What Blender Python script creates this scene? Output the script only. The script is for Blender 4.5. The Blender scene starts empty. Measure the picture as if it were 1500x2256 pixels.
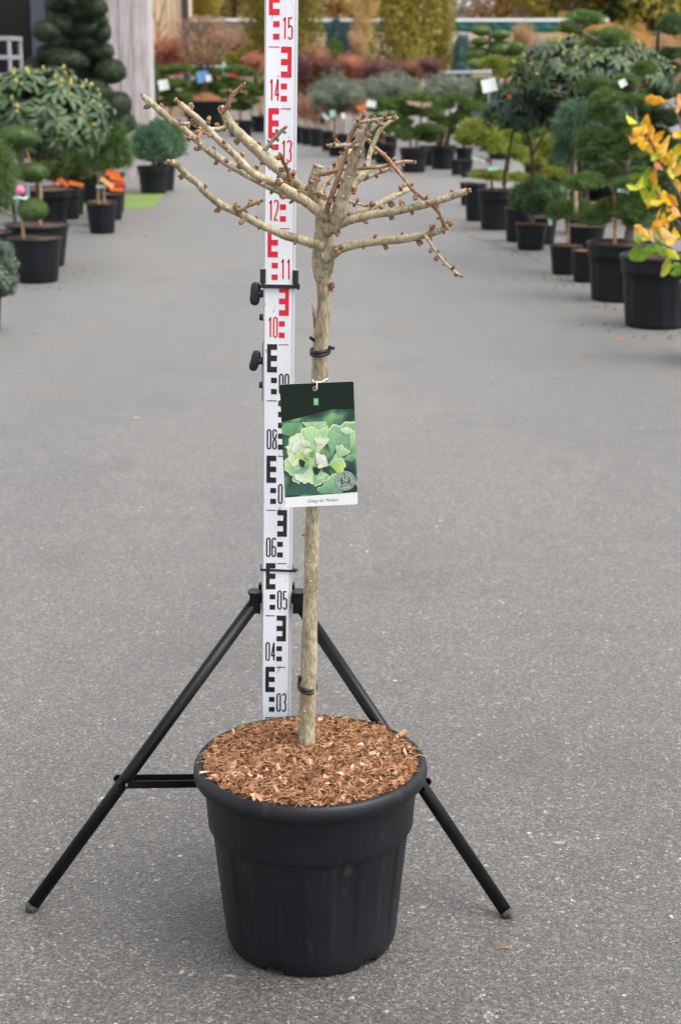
import bpy, math, random
import numpy as np
from mathutils import Vector, Matrix

SC = bpy.context.scene
COL = SC.collection
RAD = math.radians
# ------------------------------------------------------------------ camera, sky, sun, exposure
CAM_H, PITCH, FOC = 1.477, RAD(15.44), 3600.0      # eye height (m), downward tilt, focal length in photo pixels
cam_data = bpy.data.cameras.new('camera'); cam = bpy.data.objects.new('camera', cam_data); COL.objects.link(cam)
cam.location = (0, 0, CAM_H); cam.rotation_euler = (math.pi/2 - PITCH, 0, 0)
cam_data.sensor_fit = 'VERTICAL'; cam_data.sensor_height = 36.0; cam_data.sensor_width = 24.0
cam_data.lens = FOC/2256*36.0
cam_data.clip_start = 0.05; cam_data.clip_end = 2000
cam_data.dof.use_dof = True; cam_data.dof.focus_distance = 2.74; cam_data.dof.aperture_fstop = 7.5
SC.camera = cam

SUN_EL, SUN_AZ = RAD(62), RAD(112)                  # azimuth from +Y towards +X: high on the right, a little behind
world = bpy.data.worlds.new('World'); SC.world = world; world.use_nodes = True
wn, wl = world.node_tree.nodes, world.node_tree.links
wn.clear()
sky = wn.new('ShaderNodeTexSky'); sky.sky_type = 'NISHITA'; sky.sun_disc = False
sky.sun_elevation = SUN_EL; sky.sun_rotation = SUN_AZ
sky.air_density = 1.0; sky.dust_density = 2.0; sky.ozone_density = 1.0
hs = wn.new('ShaderNodeHueSaturation'); hs.inputs['Saturation'].default_value = 0.14   # grey cloud cover
bg = wn.new('ShaderNodeBackground'); bg.inputs['Strength'].default_value = 0.125
wo = wn.new('ShaderNodeOutputWorld')
wl.new(sky.outputs[0], hs.inputs['Color']); wl.new(hs.outputs[0], bg.inputs['Color']); wl.new(bg.outputs[0], wo.inputs['Surface'])
sd = bpy.data.lights.new('sun', 'SUN'); sun = bpy.data.objects.new('sun', sd); COL.objects.link(sun)
sd.energy = 1.5; sd.angle = RAD(45); sd.color = (1.0, 0.97, 0.93)
sun.rotation_euler = (math.pi/2 - SUN_EL, 0, -SUN_AZ + math.pi)
sun.location = (4, -1, 8)
SC.view_settings.view_transform = 'Standard'; SC.view_settings.look = 'None'
SC.view_settings.gamma = 1.0; SC.view_settings.exposure = 1.3
SC.view_settings.use_curve_mapping = False
SC.cycles.use_denoising = True
SC.cycles.max_bounces = 6; SC.cycles.diffuse_bounces = 3; SC.cycles.transparent_max_bounces = 8
SC.render.film_transparent = False

# ------------------------------------------------------------------ calibration helpers (photo survey -> metres)
CP, SP = math.cos(PITCH), math.sin(PITCH)
def ray(px, py):
    u, v = (px-750)/FOC, (py-1128)/FOC
    return np.array([u, CP - v*SP, -SP - v*CP])
def G(px, py):                       # point of the ground seen there
    d = ray(px, py); t = CAM_H/-d[2]
    return d*t + np.array([0, 0, CAM_H])
def P(px, py, Y):                    # point at the distance Y seen there
    d = ray(px, py)
    return d*(Y/d[1]) + np.array([0, 0, CAM_H])
def MPP(Y, z):                       # metres per photo pixel at that place
    return (Y*CP + (CAM_H-z)*SP)/FOC

# ------------------------------------------------------------------ mesh helpers
RS = np.random.RandomState(7)
class Geo:
    def __init__(s): s.V=[]; s.L=[]; s.T=[]; s.t=[]; s.n=0
    def add(s, V, F, tint=None):
        V = np.asarray(V, float).reshape(-1, 3)
        if isinstance(F, np.ndarray):
            s.L.append((F+s.n).ravel().astype(np.int32)); s.T.append(np.full(len(F), F.shape[1], np.int32)); k=len(F)
        else:
            s.L.append(np.array([i+s.n for f in F for i in f], np.int32)); s.T.append(np.array([len(f) for f in F], np.int32)); k=len(F)
        if tint is None: tint = 0.5
        s.t.append(np.broadcast_to(np.asarray(tint, float), (k,)).copy())
        s.V.append(V); s.n += len(V); return s
    def mesh(s, name, smooth=False):
        V = np.concatenate(s.V); L = np.concatenate(s.L); T = np.concatenate(s.T); t = np.concatenate(s.t)
        me = bpy.data.meshes.new(name)
        me.vertices.add(len(V)); me.vertices.foreach_set('co', V.ravel().astype(np.float32))
        me.loops.add(len(L)); me.loops.foreach_set('vertex_index', L)
        me.polygons.add(len(T)); st = np.concatenate([[0], np.cumsum(T)[:-1]]).astype(np.int32)
        me.polygons.foreach_set('loop_start', st)
        me.polygons.foreach_set('use_smooth', np.full(len(T), bool(smooth)))
        a = me.attributes.new('tint', 'FLOAT', 'FACE'); a.data.foreach_set('value', t.astype(np.float32))
        me.update(calc_edges=True); me.validate(); return me
def obj(name, me, mat=None, parent=None, loc=(0,0,0), rot=(0,0,0), scale=(1,1,1)):
    o = bpy.data.objects.new(name, me); COL.objects.link(o)
    if mat is not None:
        if len(me.materials) == 0: me.materials.append(mat)
        elif me.materials[0] is not mat:
            o.material_slots[0].link = 'OBJECT'; o.material_slots[0].material = mat
    o.location = loc; o.rotation_euler = rot
    o.scale = (scale,)*3 if isinstance(scale, (int, float)) else scale
    if parent is not None: o.parent = parent
    return o
def tag(o, label, cat, group=None):
    o['label'] = label; o['category'] = cat
    if group: o['group'] = group
    return o
def thing(name, label, cat, loc=(0,0,0), rot=(0,0,0), group=None):
    o = bpy.data.objects.new(name, None); COL.objects.link(o); o.location = loc; o.rotation_euler = rot
    o.empty_display_size = 0.05
    return tag(o, label, cat, group)
def one(name, V, F, mat, parent=None, off=None, smooth=False, tint=None, **k):
    V = np.asarray(V, float)
    if off is not None: V = V - np.asarray(off)
    return obj(name, Geo().add(V, F, tint).mesh(name, smooth), mat, parent, **k)
def box(c, s):
    c = np.array(c); h = np.array(s)/2
    V = np.array([[x, y, z] for x in (-1, 1) for y in (-1, 1) for z in (-1, 1)])*h + c
    return V, np.array([[0,1,3,2],[4,6,7,5],[0,4,5,1],[2,3,7,6],[0,2,6,4],[1,5,7,3]])
def catmull(pts, n=5):
    p = np.asarray(pts, float)
    if len(p) < 3: 
        return np.array([p[0] + (p[-1]-p[0])*t for t in np.linspace(0, 1, n+1)])
    e = np.vstack([2*p[0]-p[1], p, 2*p[-1]-p[-2]]); out = []
    for i in range(1, len(e)-2):
        for t in np.linspace(0, 1, n, endpoint=False):
            a, b, c, d = e[i-1], e[i], e[i+1], e[i+2]
            out.append(.5*((2*b)+(c-a)*t+(2*a-5*b+4*c-d)*t*t+(3*b-a-3*c+d)*t**3))
    out.append(p[-1]); return np.array(out)
def tube(path, rad, seg=10, jit=0.0, caps=True, rs=None):
    path = np.asarray(path, float); n = len(path)
    rad = np.broadcast_to(np.asarray(rad, float), (n,))
    T = np.gradient(path, axis=0); T /= np.linalg.norm(T, axis=1)[:, None]+1e-12
    a = np.array([0, 0, 1.]) if abs(T[0][2]) < .9 else np.array([1., 0, 0])
    N = np.cross(T[0], a); N /= np.linalg.norm(N); V = []
    for i in range(n):
        N = N - T[i]*N.dot(T[i]); N /= np.linalg.norm(N); B = np.cross(T[i], N)
        th = np.linspace(0, 2*np.pi, seg, endpoint=False)
        r = rad[i]*(1 + (jit*(rs or RS).randn(seg) if jit else 0))
        V.append(path[i] + np.outer(np.cos(th)*r, N) + np.outer(np.sin(th)*r, B))
    V = np.concatenate(V); F = []
    for i in range(n-1):
        for j in range(seg):
            k = (j+1) % seg
            F.append((i*seg+j, i*seg+k, (i+1)*seg+k, (i+1)*seg+j))
    if caps: F.append(tuple(range(seg-1, -1, -1))); F.append(tuple((n-1)*seg+j for j in range(seg)))
    return V, F
def lathe(prof, seg=64, rmod=None, zmod=None, cap_bottom=False):
    V = []
    th = np.linspace(0, 2*np.pi, seg, endpoint=False)
    for i, (r, z) in enumerate(prof):
        rr = np.full(seg, float(r)); zz = np.full(seg, float(z))
        if rmod is not None: rr = rr + rmod(th, z, i)
        if zmod is not None: zz = zmod(th, zz, i)
        V.append(np.stack([rr*np.cos(th), rr*np.sin(th), zz], 1))
    F = []
    for i in range(len(prof)-1):
        for j in range(seg):
            k = (j+1) % seg
            F.append((i*seg+j, i*seg+k, (i+1)*seg+k, (i+1)*seg+j))
    if cap_bottom: F.append(tuple(range(seg-1, -1, -1)))
    return np.concatenate(V), F
def usphere(seg=14, rings=8, noise=0.0, rs=RS):
    V = [[0, 0, -1]]
    for i in range(1, rings):
        ph = -np.pi/2 + np.pi*i/rings
        for j in range(seg):
            t = 2*np.pi*j/seg; V.append([np.cos(ph)*np.cos(t), np.cos(ph)*np.sin(t), np.sin(ph)])
    V.append([0, 0, 1]); V = np.array(V); F = []
    for j in range(seg):
        k = (j+1) % seg
        F.append((0, 1+k, 1+j)); F.append((len(V)-1, 1+(rings-2)*seg+j, 1+(rings-2)*seg+k))
        for i in range(rings-2):
            F.append((1+i*seg+j, 1+i*seg+k, 1+(i+1)*seg+k, 1+(i+1)*seg+j))
    if noise: V = V*(1+noise*rs.randn(len(V), 1))
    return V, F
def rot_to(d):                       # matrix that turns +Z to d
    d = np.asarray(d, float); d = d/np.linalg.norm(d)
    return Vector(d).to_track_quat('Z', 'Y').to_matrix()
def text_VF(body, size, align='CENTER', xs=1.0):
    cu = bpy.data.curves.new('print', 'FONT'); cu.body = body; cu.size = size; cu.align_x = align; cu.align_y = 'CENTER'
    cu.resolution_u = 3
    o = bpy.data.objects.new('print', cu); COL.objects.link(o)
    dg = bpy.context.evaluated_depsgraph_get(); me = bpy.data.meshes.new_from_object(o.evaluated_get(dg))
    V = np.array([v.co[:] for v in me.vertices]); F = [tuple(p.vertices) for p in me.polygons]
    bpy.data.objects.remove(o); bpy.data.curves.remove(cu); bpy.data.meshes.remove(me)
    V[:, 0] *= xs
    return V, F

# ------------------------------------------------------------------ materials
def mat_new(name):
    m = bpy.data.materials.new(name); m.use_nodes = True
    nt = m.node_tree; b = nt.nodes['Principled BSDF']
    return m, nt, b
def N(nt, typ, **k):
    n = nt.nodes.new(typ)
    for a, v in k.items(): setattr(n, a, v)
    return n
def plain(name, c, rough=.5, metal=0., spec=.5):
    m, nt, b = mat_new(name)
    b.inputs['Base Color'].default_value = (*c, 1); b.inputs['Roughness'].default_value = rough
    b.inputs['Metallic'].default_value = metal; b.inputs['Specular IOR Level'].default_value = spec
    return m
def noisy(name, c1, c2, scale=20, rough=.6, bump=0., bscale=None, detail=4, spec=.4, stretch=None, lo=.35, hi=.65, metal=0.):
    m, nt, b = mat_new(name)
    tc = N(nt, 'ShaderNodeTexCoord'); mp = N(nt, 'ShaderNodeMapping')
    if stretch: mp.inputs['Scale'].default_value = stretch
    nz = N(nt, 'ShaderNodeTexNoise'); nz.inputs['Scale'].default_value = scale; nz.inputs['Detail'].default_value = detail
    rp = N(nt, 'ShaderNodeValToRGB'); rp.color_ramp.elements[0].position = lo; rp.color_ramp.elements[1].position = hi
    rp.color_ramp.elements[0].color = (*c1, 1); rp.color_ramp.elements[1].color = (*c2, 1)
    nt.links.new(tc.outputs['Object'], mp.inputs[0]); nt.links.new(mp.outputs[0], nz.inputs['Vector'])
    nt.links.new(nz.outputs[0], rp.inputs[0]); nt.links.new(rp.outputs[0], b.inputs['Base Color'])
    b.inputs['Roughness'].default_value = rough; b.inputs['Specular IOR Level'].default_value = spec; b.inputs['Metallic'].default_value = metal
    if bump:
        n2 = N(nt, 'ShaderNodeTexNoise'); n2.inputs['Scale'].default_value = bscale or scale*2; n2.inputs['Detail'].default_value = 5
        bp = N(nt, 'ShaderNodeBump'); bp.inputs['Strength'].default_value = bump; bp.inputs['Distance'].default_value = .003
        nt.links.new(mp.outputs[0], n2.inputs['Vector']); nt.links.new(n2.outputs[0], bp.inputs['Height']); nt.links.new(bp.outputs[0], b.inputs['Normal'])
    return m
def leafy(name, c1, c2, rough=.55, trans=.25, spec=.35, c3=None):
    m, nt, b = mat_new(name)
    at = N(nt, 'ShaderNodeAttribute', attribute_name='tint')
    rp = N(nt, 'ShaderNodeValToRGB'); e = rp.color_ramp.elements
    e[0].color = (*c1, 1); e[1].color = (*c2, 1)
    if c3: x = e.new(.9); e[1].position = .9; e[2].position = 1.0; e[1].color = (*c2, 1); e[2].color = (*c3, 1)
    nt.links.new(at.outputs['Fac'], rp.inputs[0]); nt.links.new(rp.outputs[0], b.inputs['Base Color'])
    b.inputs['Roughness'].default_value = rough; b.inputs['Specular IOR Level'].default_value = spec
    if trans:
        tr = N(nt, 'ShaderNodeBsdfTranslucent'); mx = N(nt, 'ShaderNodeMixShader'); mx.inputs[0].default_value = trans
        nt.links.new(rp.outputs[0], tr.inputs['Color']); nt.links.new(b.outputs[0], mx.inputs[1]); nt.links.new(tr.outputs[0], mx.inputs[2])
        nt.links.new(mx.outputs[0], nt.nodes['Material Output'].inputs['Surface'])
    return m

def asphalt_material():
    m, nt, b = mat_new('asphalt'); L = nt.links.new
    tc = N(nt, 'ShaderNodeTexCoord')
    def vor(scale, feat='F1'):
        v = N(nt, 'ShaderNodeTexVoronoi'); v.inputs['Scale'].default_value = scale; v.feature = feat; L(tc.outputs['Object'], v.inputs['Vector']); return v
    def noi(scale, det=4):
        v = N(nt, 'ShaderNodeTexNoise'); v.inputs['Scale'].default_value = scale; v.inputs['Detail'].default_value = det; L(tc.outputs['Object'], v.inputs['Vector']); return v
    def ramp(src, stops):
        r = N(nt, 'ShaderNodeValToRGB'); el = r.color_ramp.elements
        while len(el) < len(stops): el.new(.5)
        for e, (p, c) in zip(el, stops): e.position = p; e.color = (*c, 1)
        L(src, r.inputs[0]); return r
    def mix(f, a, b_, typ='MIX'):
        x = N(nt, 'ShaderNodeMix', data_type='RGBA', blend_type=typ)
        for s, v in ((0, f), (6, a), (7, b_)):
            if hasattr(v, 'links') or hasattr(v, 'is_linked'): L(v, x.inputs[s])
            else: x.inputs[s].default_value = v if not isinstance(v, tuple) else (*v, 1)
        return x.outputs[2]
    v1 = vor(230); v2 = vor(120)
    sep = N(nt, 'ShaderNodeSeparateColor'); L(v1.outputs['Color'], sep.inputs[0])
    sep2 = N(nt, 'ShaderNodeSeparateColor'); L(v2.outputs['Color'], sep2.inputs[0])
    stones = ramp(sep.outputs[0], [(0, (.024,.0233,.0226)), (.35, (.050,.0485,.047)), (.75, (.084,.081,.078)), (.95, (.135,.130,.125)), (1, (.26,.25,.24))])
    hue = ramp(sep.outputs[1], [(0, (1.10,1.0,.90)), (.75, (1.06,1,.945)), (.9, (.96,1.0,1.03)), (1, (1.25,.95,.84))])
    c = mix(1.0, stones.outputs[0], hue.outputs[0], 'MULTIPLY')
    big = ramp(sep2.outputs[0], [(0, (.78,.78,.78)), (.55, (1,1,1)), (.988, (1.10,1.09,1.07)), (.991, (1.9,1.87,1.82)), (1, (3.6,3.5,3.4))])
    c = mix(1.0, c, big.outputs[0], 'MULTIPLY')
    pits = ramp(noi(170, 3).outputs[0], [(0, (.3,.3,.3)), (.38, (.5,.5,.5)), (.46, (1,1,1)), (1, (1.1,1.1,1.1))])
    c = mix(.9, c, pits.outputs[0], 'MULTIPLY')
    mp2 = N(nt, 'ShaderNodeMapping'); mp2.inputs['Scale'].default_value = (1.0, .22, 1); L(tc.outputs['Object'], mp2.inputs[0])
    pn = noi(.9, 6); L(mp2.outputs[0], pn.inputs['Vector'])
    patch = ramp(pn.outputs[0], [(.3, (.70,.70,.72)), (.7, (1.28,1.27,1.24))])
    c = mix(.9, c, patch.outputs[0], 'MULTIPLY')
    mott = ramp(noi(9, 5).outputs[0], [(.32, (.86,.86,.86)), (.68, (1.13,1.13,1.12))])
    c = mix(.9, c, mott.outputs[0], 'MULTIPLY')
    stain = ramp(noi(1.7, 7).outputs[0], [(.55, (1,1,1)), (.68, (.70,.685,.67))])
    c = mix(.85, c, stain.outputs[0], 'MULTIPLY')
    rust = ramp(noi(1.1, 5).outputs[0], [(.62, (0,0,0)), (.76, (1,1,1))])
    c = mix(rust.outputs[0], c, mix(1.0, c, (1.25,.98,.80), 'MULTIPLY'))
    L(c, b.inputs['Base Color'])
    b.inputs['Roughness'].default_value = .56; b.inputs['Specular IOR Level'].default_value = .8; b.inputs['Sheen Weight'].default_value = .50; b.inputs['Sheen Tint'].default_value = (1,.975,.945,1); b.inputs['Sheen Roughness'].default_value = .35
    bp = N(nt, 'ShaderNodeBump'); bp.inputs['Strength'].default_value = .7; bp.inputs['Distance'].default_value = .0022
    inv = N(nt, 'ShaderNodeMath', operation='MULTIPLY_ADD'); L(v1.outputs['Distance'], inv.inputs[0]); inv.inputs[1].default_value = -1.0
    L(noi(95, 4).outputs[0], inv.inputs[2]); L(inv.outputs[0], bp.inputs['Height']); L(bp.outputs[0], b.inputs['Normal'])
    return m
def black_plastic():
    m, nt, b = mat_new('black_plastic'); L = nt.links.new
    tc = N(nt, 'ShaderNodeTexCoord')
    n1 = N(nt, 'ShaderNodeTexNoise'); n1.inputs['Scale'].default_value = 9; n1.inputs['Detail'].default_value = 6; L(tc.outputs['Object'], n1.inputs['Vector'])
    n2 = N(nt, 'ShaderNodeTexNoise'); n2.inputs['Scale'].default_value = 420; n2.inputs['Detail'].default_value = 2; L(tc.outputs['Object'], n2.inputs['Vector'])
    r1 = N(nt, 'ShaderNodeValToRGB'); e = r1.color_ramp.elements; e[0].position = .35; e[0].color = (.0042,.0054,.0078,1); e[1].position = .75; e[1].color = (.0085,.0102,.0138,1)
    r2 = N(nt, 'ShaderNodeValToRGB'); e = r2.color_ramp.elements; e[0].position = .73; e[0].color = (0,0,0,1); e[1].position = .78; e[1].color = (1,1,1,1)
    L(n1.outputs[0], r1.inputs[0]); L(n2.outputs[0], r2.inputs[0])
    mx = N(nt, 'ShaderNodeMix', data_type='RGBA'); L(r2.outputs[0], mx.inputs[0]); L(r1.outputs[0], mx.inputs[6]); mx.inputs[7].default_value = (.075,.072,.06,1)
    mpp = N(nt, 'ShaderNodeMapping'); mpp.inputs['Scale'].default_value = (1, 1, .25); mpp.inputs['Rotation'].default_value = (.2, .1, 0); L(tc.outputs['Object'], mpp.inputs[0])
    n3 = N(nt, 'ShaderNodeTexNoise'); n3.inputs['Scale'].default_value = 34; n3.inputs['Detail'].default_value = 7; n3.inputs['Roughness'].default_value = .7; L(mpp.outputs[0], n3.inputs['Vector'])
    r3 = N(nt, 'ShaderNodeValToRGB'); e = r3.color_ramp.elements; e[0].position = .60; e[0].color = (0,0,0,1); e[1].position = .78; e[1].color = (.85,.85,.85,1); L(n3.outputs[0], r3.inputs[0])
    mx3 = N(nt, 'ShaderNodeMix', data_type='RGBA'); L(r3.outputs[0], mx3.inputs[0]); L(mx.outputs[2], mx3.inputs[6]); mx3.inputs[7].default_value = (.050,.050,.050,1)
    L(mx3.outputs[2], b.inputs['Base Color'])
    rr = N(nt, 'ShaderNodeMapRange'); L(n1.outputs[0], rr.inputs[0]); rr.inputs[3].default_value = .36; rr.inputs[4].default_value = .58; L(rr.outputs[0], b.inputs['Roughness'])
    b.inputs['Specular IOR Level'].default_value = .32
    bp = N(nt, 'ShaderNodeBump'); bp.inputs['Strength'].default_value = .12; bp.inputs['Distance'].default_value = .002
    L(n1.outputs[0], bp.inputs['Height']); L(bp.outputs[0], b.inputs['Normal'])
    return m
def bark_material(name, c1, c2, c3, speck=(.62,.58,.47), vs=55):
    m, nt, b = mat_new(name); L = nt.links.new
    tc = N(nt, 'ShaderNodeTexCoord'); mp = N(nt, 'ShaderNodeMapping'); mp.inputs['Scale'].default_value = (1, 1, .35); L(tc.outputs['Object'], mp.inputs[0])
    n1 = N(nt, 'ShaderNodeTexNoise'); n1.inputs['Scale'].default_value = 42; n1.inputs['Detail'].default_value = 7; n1.inputs['Roughness'].default_value = .65; L(mp.outputs[0], n1.inputs['Vector'])
    n2 = N(nt, 'ShaderNodeTexNoise'); n2.inputs['Scale'].default_value = 260; n2.inputs['Detail'].default_value = 4; L(mp.outputs[0], n2.inputs['Vector'])
    r1 = N(nt, 'ShaderNodeValToRGB'); el = r1.color_ramp.elements; el.new(.5)
    for e, (p, c) in zip(el, [(.32, c1), (.5, c2), (.68, c3)]): e.position = p; e.color = (*c, 1)
    L(n1.outputs[0], r1.inputs[0])
    r2 = N(nt, 'ShaderNodeValToRGB'); e = r2.color_ramp.elements; e[0].position = .3; e[0].color = (.45,.42,.38,1); e[1].position = .6; e[1].color = (1.12,1.12,1.1,1); L(n2.outputs[0], r2.inputs[0])
    mx = N(nt, 'ShaderNodeMix', data_type='RGBA', blend_type='MULTIPLY'); mx.inputs[0].default_value = .75; L(r1.outputs[0], mx.inputs[6]); L(r2.outputs[0], mx.inputs[7])
    v = N(nt, 'ShaderNodeTexVoronoi'); v.inputs['Scale'].default_value = vs; L(tc.outputs['Object'], v.inputs['Vector'])
    r3 = N(nt, 'ShaderNodeValToRGB'); e = r3.color_ramp.elements; e[0].position = .10; e[0].color = (1,1,1,1); e[1].position = .16; e[1].color = (0,0,0,1); L(v.outputs['Distance'], r3.inputs[0])
    m2 = N(nt, 'ShaderNodeMix', data_type='RGBA'); L(r3.outputs[0], m2.inputs[0]); L(mx.outputs[2], m2.inputs[6]); m2.inputs[7].default_value = (*speck, 1)
    L(m2.outputs[2], b.inputs['Base Color']); b.inputs['Roughness'].default_value = .7; b.inputs['Specular IOR Level'].default_value = .3
    ad = N(nt, 'ShaderNodeMath', operation='ADD'); L(n2.outputs[0], ad.inputs[0]); L(r3.outputs[0], ad.inputs[1])
    bp = N(nt, 'ShaderNodeBump'); bp.inputs['Strength'].default_value = 1.0; bp.inputs['Distance'].default_value = .0024
    L(ad.outputs[0], bp.inputs['Height']); L(bp.outputs[0], b.inputs['Normal'])
    return m

M = {}
M['asphalt'] = asphalt_material()
M['pot'] = black_plastic()
M['bark'] = bark_material('ginkgo_bark', (.185,.155,.092), (.36,.305,.200), (.50,.445,.325))
M['bark_pale'] = bark_material('ginkgo_pale_bark', (.25,.195,.118), (.42,.345,.228), (.56,.485,.355), vs=90)
M['bark_red'] = bark_material('ginkgo_red_bark', (.17,.09,.05), (.32,.185,.105), (.46,.31,.20), speck=(.45,.36,.26), vs=120)
M['bud'] = noisy('bud_scales', (.13,.065,.034), (.44,.27,.16), 300, .8, .8, 420)
M['cut'] = noisy('cut_wood', (.22,.15,.09), (.45,.38,.27), 300, .8)
M['stake'] = noisy('weathered_cane', (.27,.25,.22), (.44,.42,.38), 60, .75, .3, 120, stretch=(1,1,.12))
M['rubber'] = plain('black_rubber', (.013,.013,.014), .55)
M['tube'] = noisy('black_powder_coat', (.004,.004,.0045), (.007,.007,.0075), 30, .36, .05, 300, spec=.22)
M['blackplastic2'] = plain('black_moulding', (.012,.012,.013), .42)
M['steel'] = plain('bright_steel', (.62,.62,.62), .28, 1.0)
M['foot'] = noisy('scuffed_rubber', (.016,.015,.014), (.09,.085,.078), 140, .7)
def enamel():
    m, nt, b = mat_new('white_enamel'); L = nt.links.new
    tc = N(nt, 'ShaderNodeTexCoord'); mp = N(nt, 'ShaderNodeMapping'); mp.inputs['Scale'].default_value = (1, 1, .4); mp.inputs['Rotation'].default_value = (0, .5, 0); L(tc.outputs['Object'], mp.inputs[0])
    n1 = N(nt, 'ShaderNodeTexNoise'); n1.inputs['Scale'].default_value = 130; n1.inputs['Detail'].default_value = 6; L(mp.outputs[0], n1.inputs['Vector'])
    n2 = N(nt, 'ShaderNodeTexNoise'); n2.inputs['Scale'].default_value = 14; n2.inputs['Detail'].default_value = 4; L(mp.outputs[0], n2.inputs['Vector'])
    r1 = N(nt, 'ShaderNodeValToRGB'); e = r1.color_ramp.elements; e[0].position = .66; e[0].color = (.76,.78,.83,1); e[1].position = .74; e[1].color = (.40,.40,.41,1); L(n1.outputs[0], r1.inputs[0])
    r2 = N(nt, 'ShaderNodeValToRGB'); e = r2.color_ramp.elements; e[0].position = .35; e[0].color = (.92,.92,.91,1); e[1].position = .6; e[1].color = (1.02,1.02,1.02,1); L(n2.outputs[0], r2.inputs[0])
    mx = N(nt, 'ShaderNodeMix', data_type='RGBA', blend_type='MULTIPLY'); mx.inputs[0].default_value = 1; L(r1.outputs[0], mx.inputs[6]); L(r2.outputs[0], mx.inputs[7]); L(mx.outputs[2], b.inputs['Base Color'])
    b.inputs['Roughness'].default_value = .42
    return m
M['white'] = enamel()
M['alu'] = plain('aluminium_edge', (.52,.54,.57), .45, .35)
M['red_print'] = noisy('red_print', (.62,.012,.035), (.68,.016,.045), 25, .5)
def scuffed_black():
    m, nt, b = mat_new('scuffed_black_print'); L = nt.links.new
    tc = N(nt, 'ShaderNodeTexCoord'); mp = N(nt, 'ShaderNodeMapping'); mp.inputs['Rotation'].default_value = (0, .6, 0); mp.inputs['Scale'].default_value = (220, 60, 40)
    n1 = N(nt, 'ShaderNodeTexNoise'); n1.inputs['Scale'].default_value = 1.4; n1.inputs['Detail'].default_value = 3; L(tc.outputs['Object'], mp.inputs[0]); L(mp.outputs[0], n1.inputs['Vector'])
    r = N(nt, 'ShaderNodeValToRGB'); e = r.color_ramp.elements; e[0].position = .71; e[0].color = (.010,.010,.011,1); e[1].position = .75; e[1].color = (.6,.6,.62,1)
    L(n1.outputs[0], r.inputs[0]); L(r.outputs[0], b.inputs['Base Color']); b.inputs['Roughness'].default_value = .5
    return m
M['black_print'] = scuffed_black()
M['chip'] = leafy('bark_chips', (.090,.040,.019), (.41,.205,.108), .85, 0, .2, c3=(.66,.50,.37))
M['fibre'] = leafy('coir_fibre', (.20,.09,.038), (.52,.32,.17), .8, 0, .2)
M['mulchbase'] = noisy('mulch_bed', (.06,.024,.010), (.24,.105,.045), 90, .95, 1.0, 160)
M['string'] = plain('white_string', (.78,.77,.74), .8)

# ------------------------------------------------------------------ ground
gx = np.array([[-900,-60,0],[900,-60,0],[900,1500,0],[-900,1500,0]], float)
g = one('asphalt_ground', gx, [(0,1,2,3)], M['asphalt']); g['kind'] = 'structure'
def sheet(name, quad_px, mat, z=.004):
    V = np.array([G(*q) for q in quad_px]); V[:, 2] = z
    o = one(name, V, [tuple(range(len(V)))], mat); o['kind'] = 'structure'; return o
# dark drain joint that runs along the right-hand pots
jpx = [(1030,519),(1060,530),(1100,543),(1150,561),(1215,592),(1280,625)]
jp = catmull([G(*q) for q in jpx], 6); wv = RS.uniform(.010, .022, len(jp))
V = np.concatenate([jp + np.outer(wv, [0,1,0]), jp - np.outer(wv, [0,1,0])]); V[:, 2] = .004; n = len(jp)
o = one('pavement_joint', V, [(i+n, i+n+1, i+1, i) for i in range(n-1)], noisy('tar_joint', (.035,.034,.034), (.07,.068,.066), 40, .7)); o['kind'] = 'structure'

# ------------------------------------------------------------------ the black pot and its mulch
PX, PY = (684-750)*MPP(2.565, .33), 2.565
pot = thing('plant_pot', 'large black ribbed plastic pot in the foreground, filled with orange bark mulch', 'pot', (PX, PY, 0))
notch = [RAD(a) for a in (-90-25, -90+43, -90+110, -90+180, -90-95)]
def near(th, a, w): return np.abs((th-a+np.pi) % (2*np.pi)-np.pi) < w
def rmod(th, z, i):
    d = np.zeros_like(th)
    if .03 < z < .218:
        k = min(1, (z-.03)/.04, (.222-z)/.012)
        s = np.cos(th*11+.5); d = -.0030*k*np.clip((s-.05)*3.2, 0, 1)
    return d
def zmod(th, z, i):
    zz = z.copy()
    for a in notch: zz = np.where(near(th, a, .125), np.maximum(zz, .013), zz)
    return zz
prof = [(.122,.004),(.136,.0),(.1425,.003),(.1465,.012),(.1495,.03)] + [(.1495+(.1685-.1495)*t, .03+.188*t) for t in np.linspace(.06, 1, 16)] \
     + [(.1690,.2192),(.1698,.2200),(.1742,.2208),(.1755,.2235),(.1762,.24),(.1785,.27),(.1805,.300),(.1805,.306)]
V, F = lathe(prof, 264, rmod, zmod)
obj('body', Geo().add(V, F).mesh('pot_body', True), M['pot'], pot)
V, F = lathe([(.122,.012),(0.001,.012)], 48); obj('bottom', Geo().add(V, F).mesh('pot_bottom'), M['pot'], pot)
rim = [(.1805,.303),(.1890,.3035),(.1945,.3055),(.1975,.310),(.1985,.317),(.1975,.325),(.1945,.331),(.1900,.3345),(.1850,.3345),(.1815,.331),(.1795,.324),(.1785,.30)]
V, F = lathe(rim, 160); rm = obj('rim', Geo().add(V, F).mesh('pot_rim', True), M['pot'], pot)
V, F = lathe([(.1868,.3034),(.1872,.3024),(.1864,.3024)], 160); obj('mould_seam', Geo().add(V, F).mesh('mould_seam'), noisy('seam_dust', (.03,.03,.03), (.30,.28,.25), 40, .8), rm)

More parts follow.
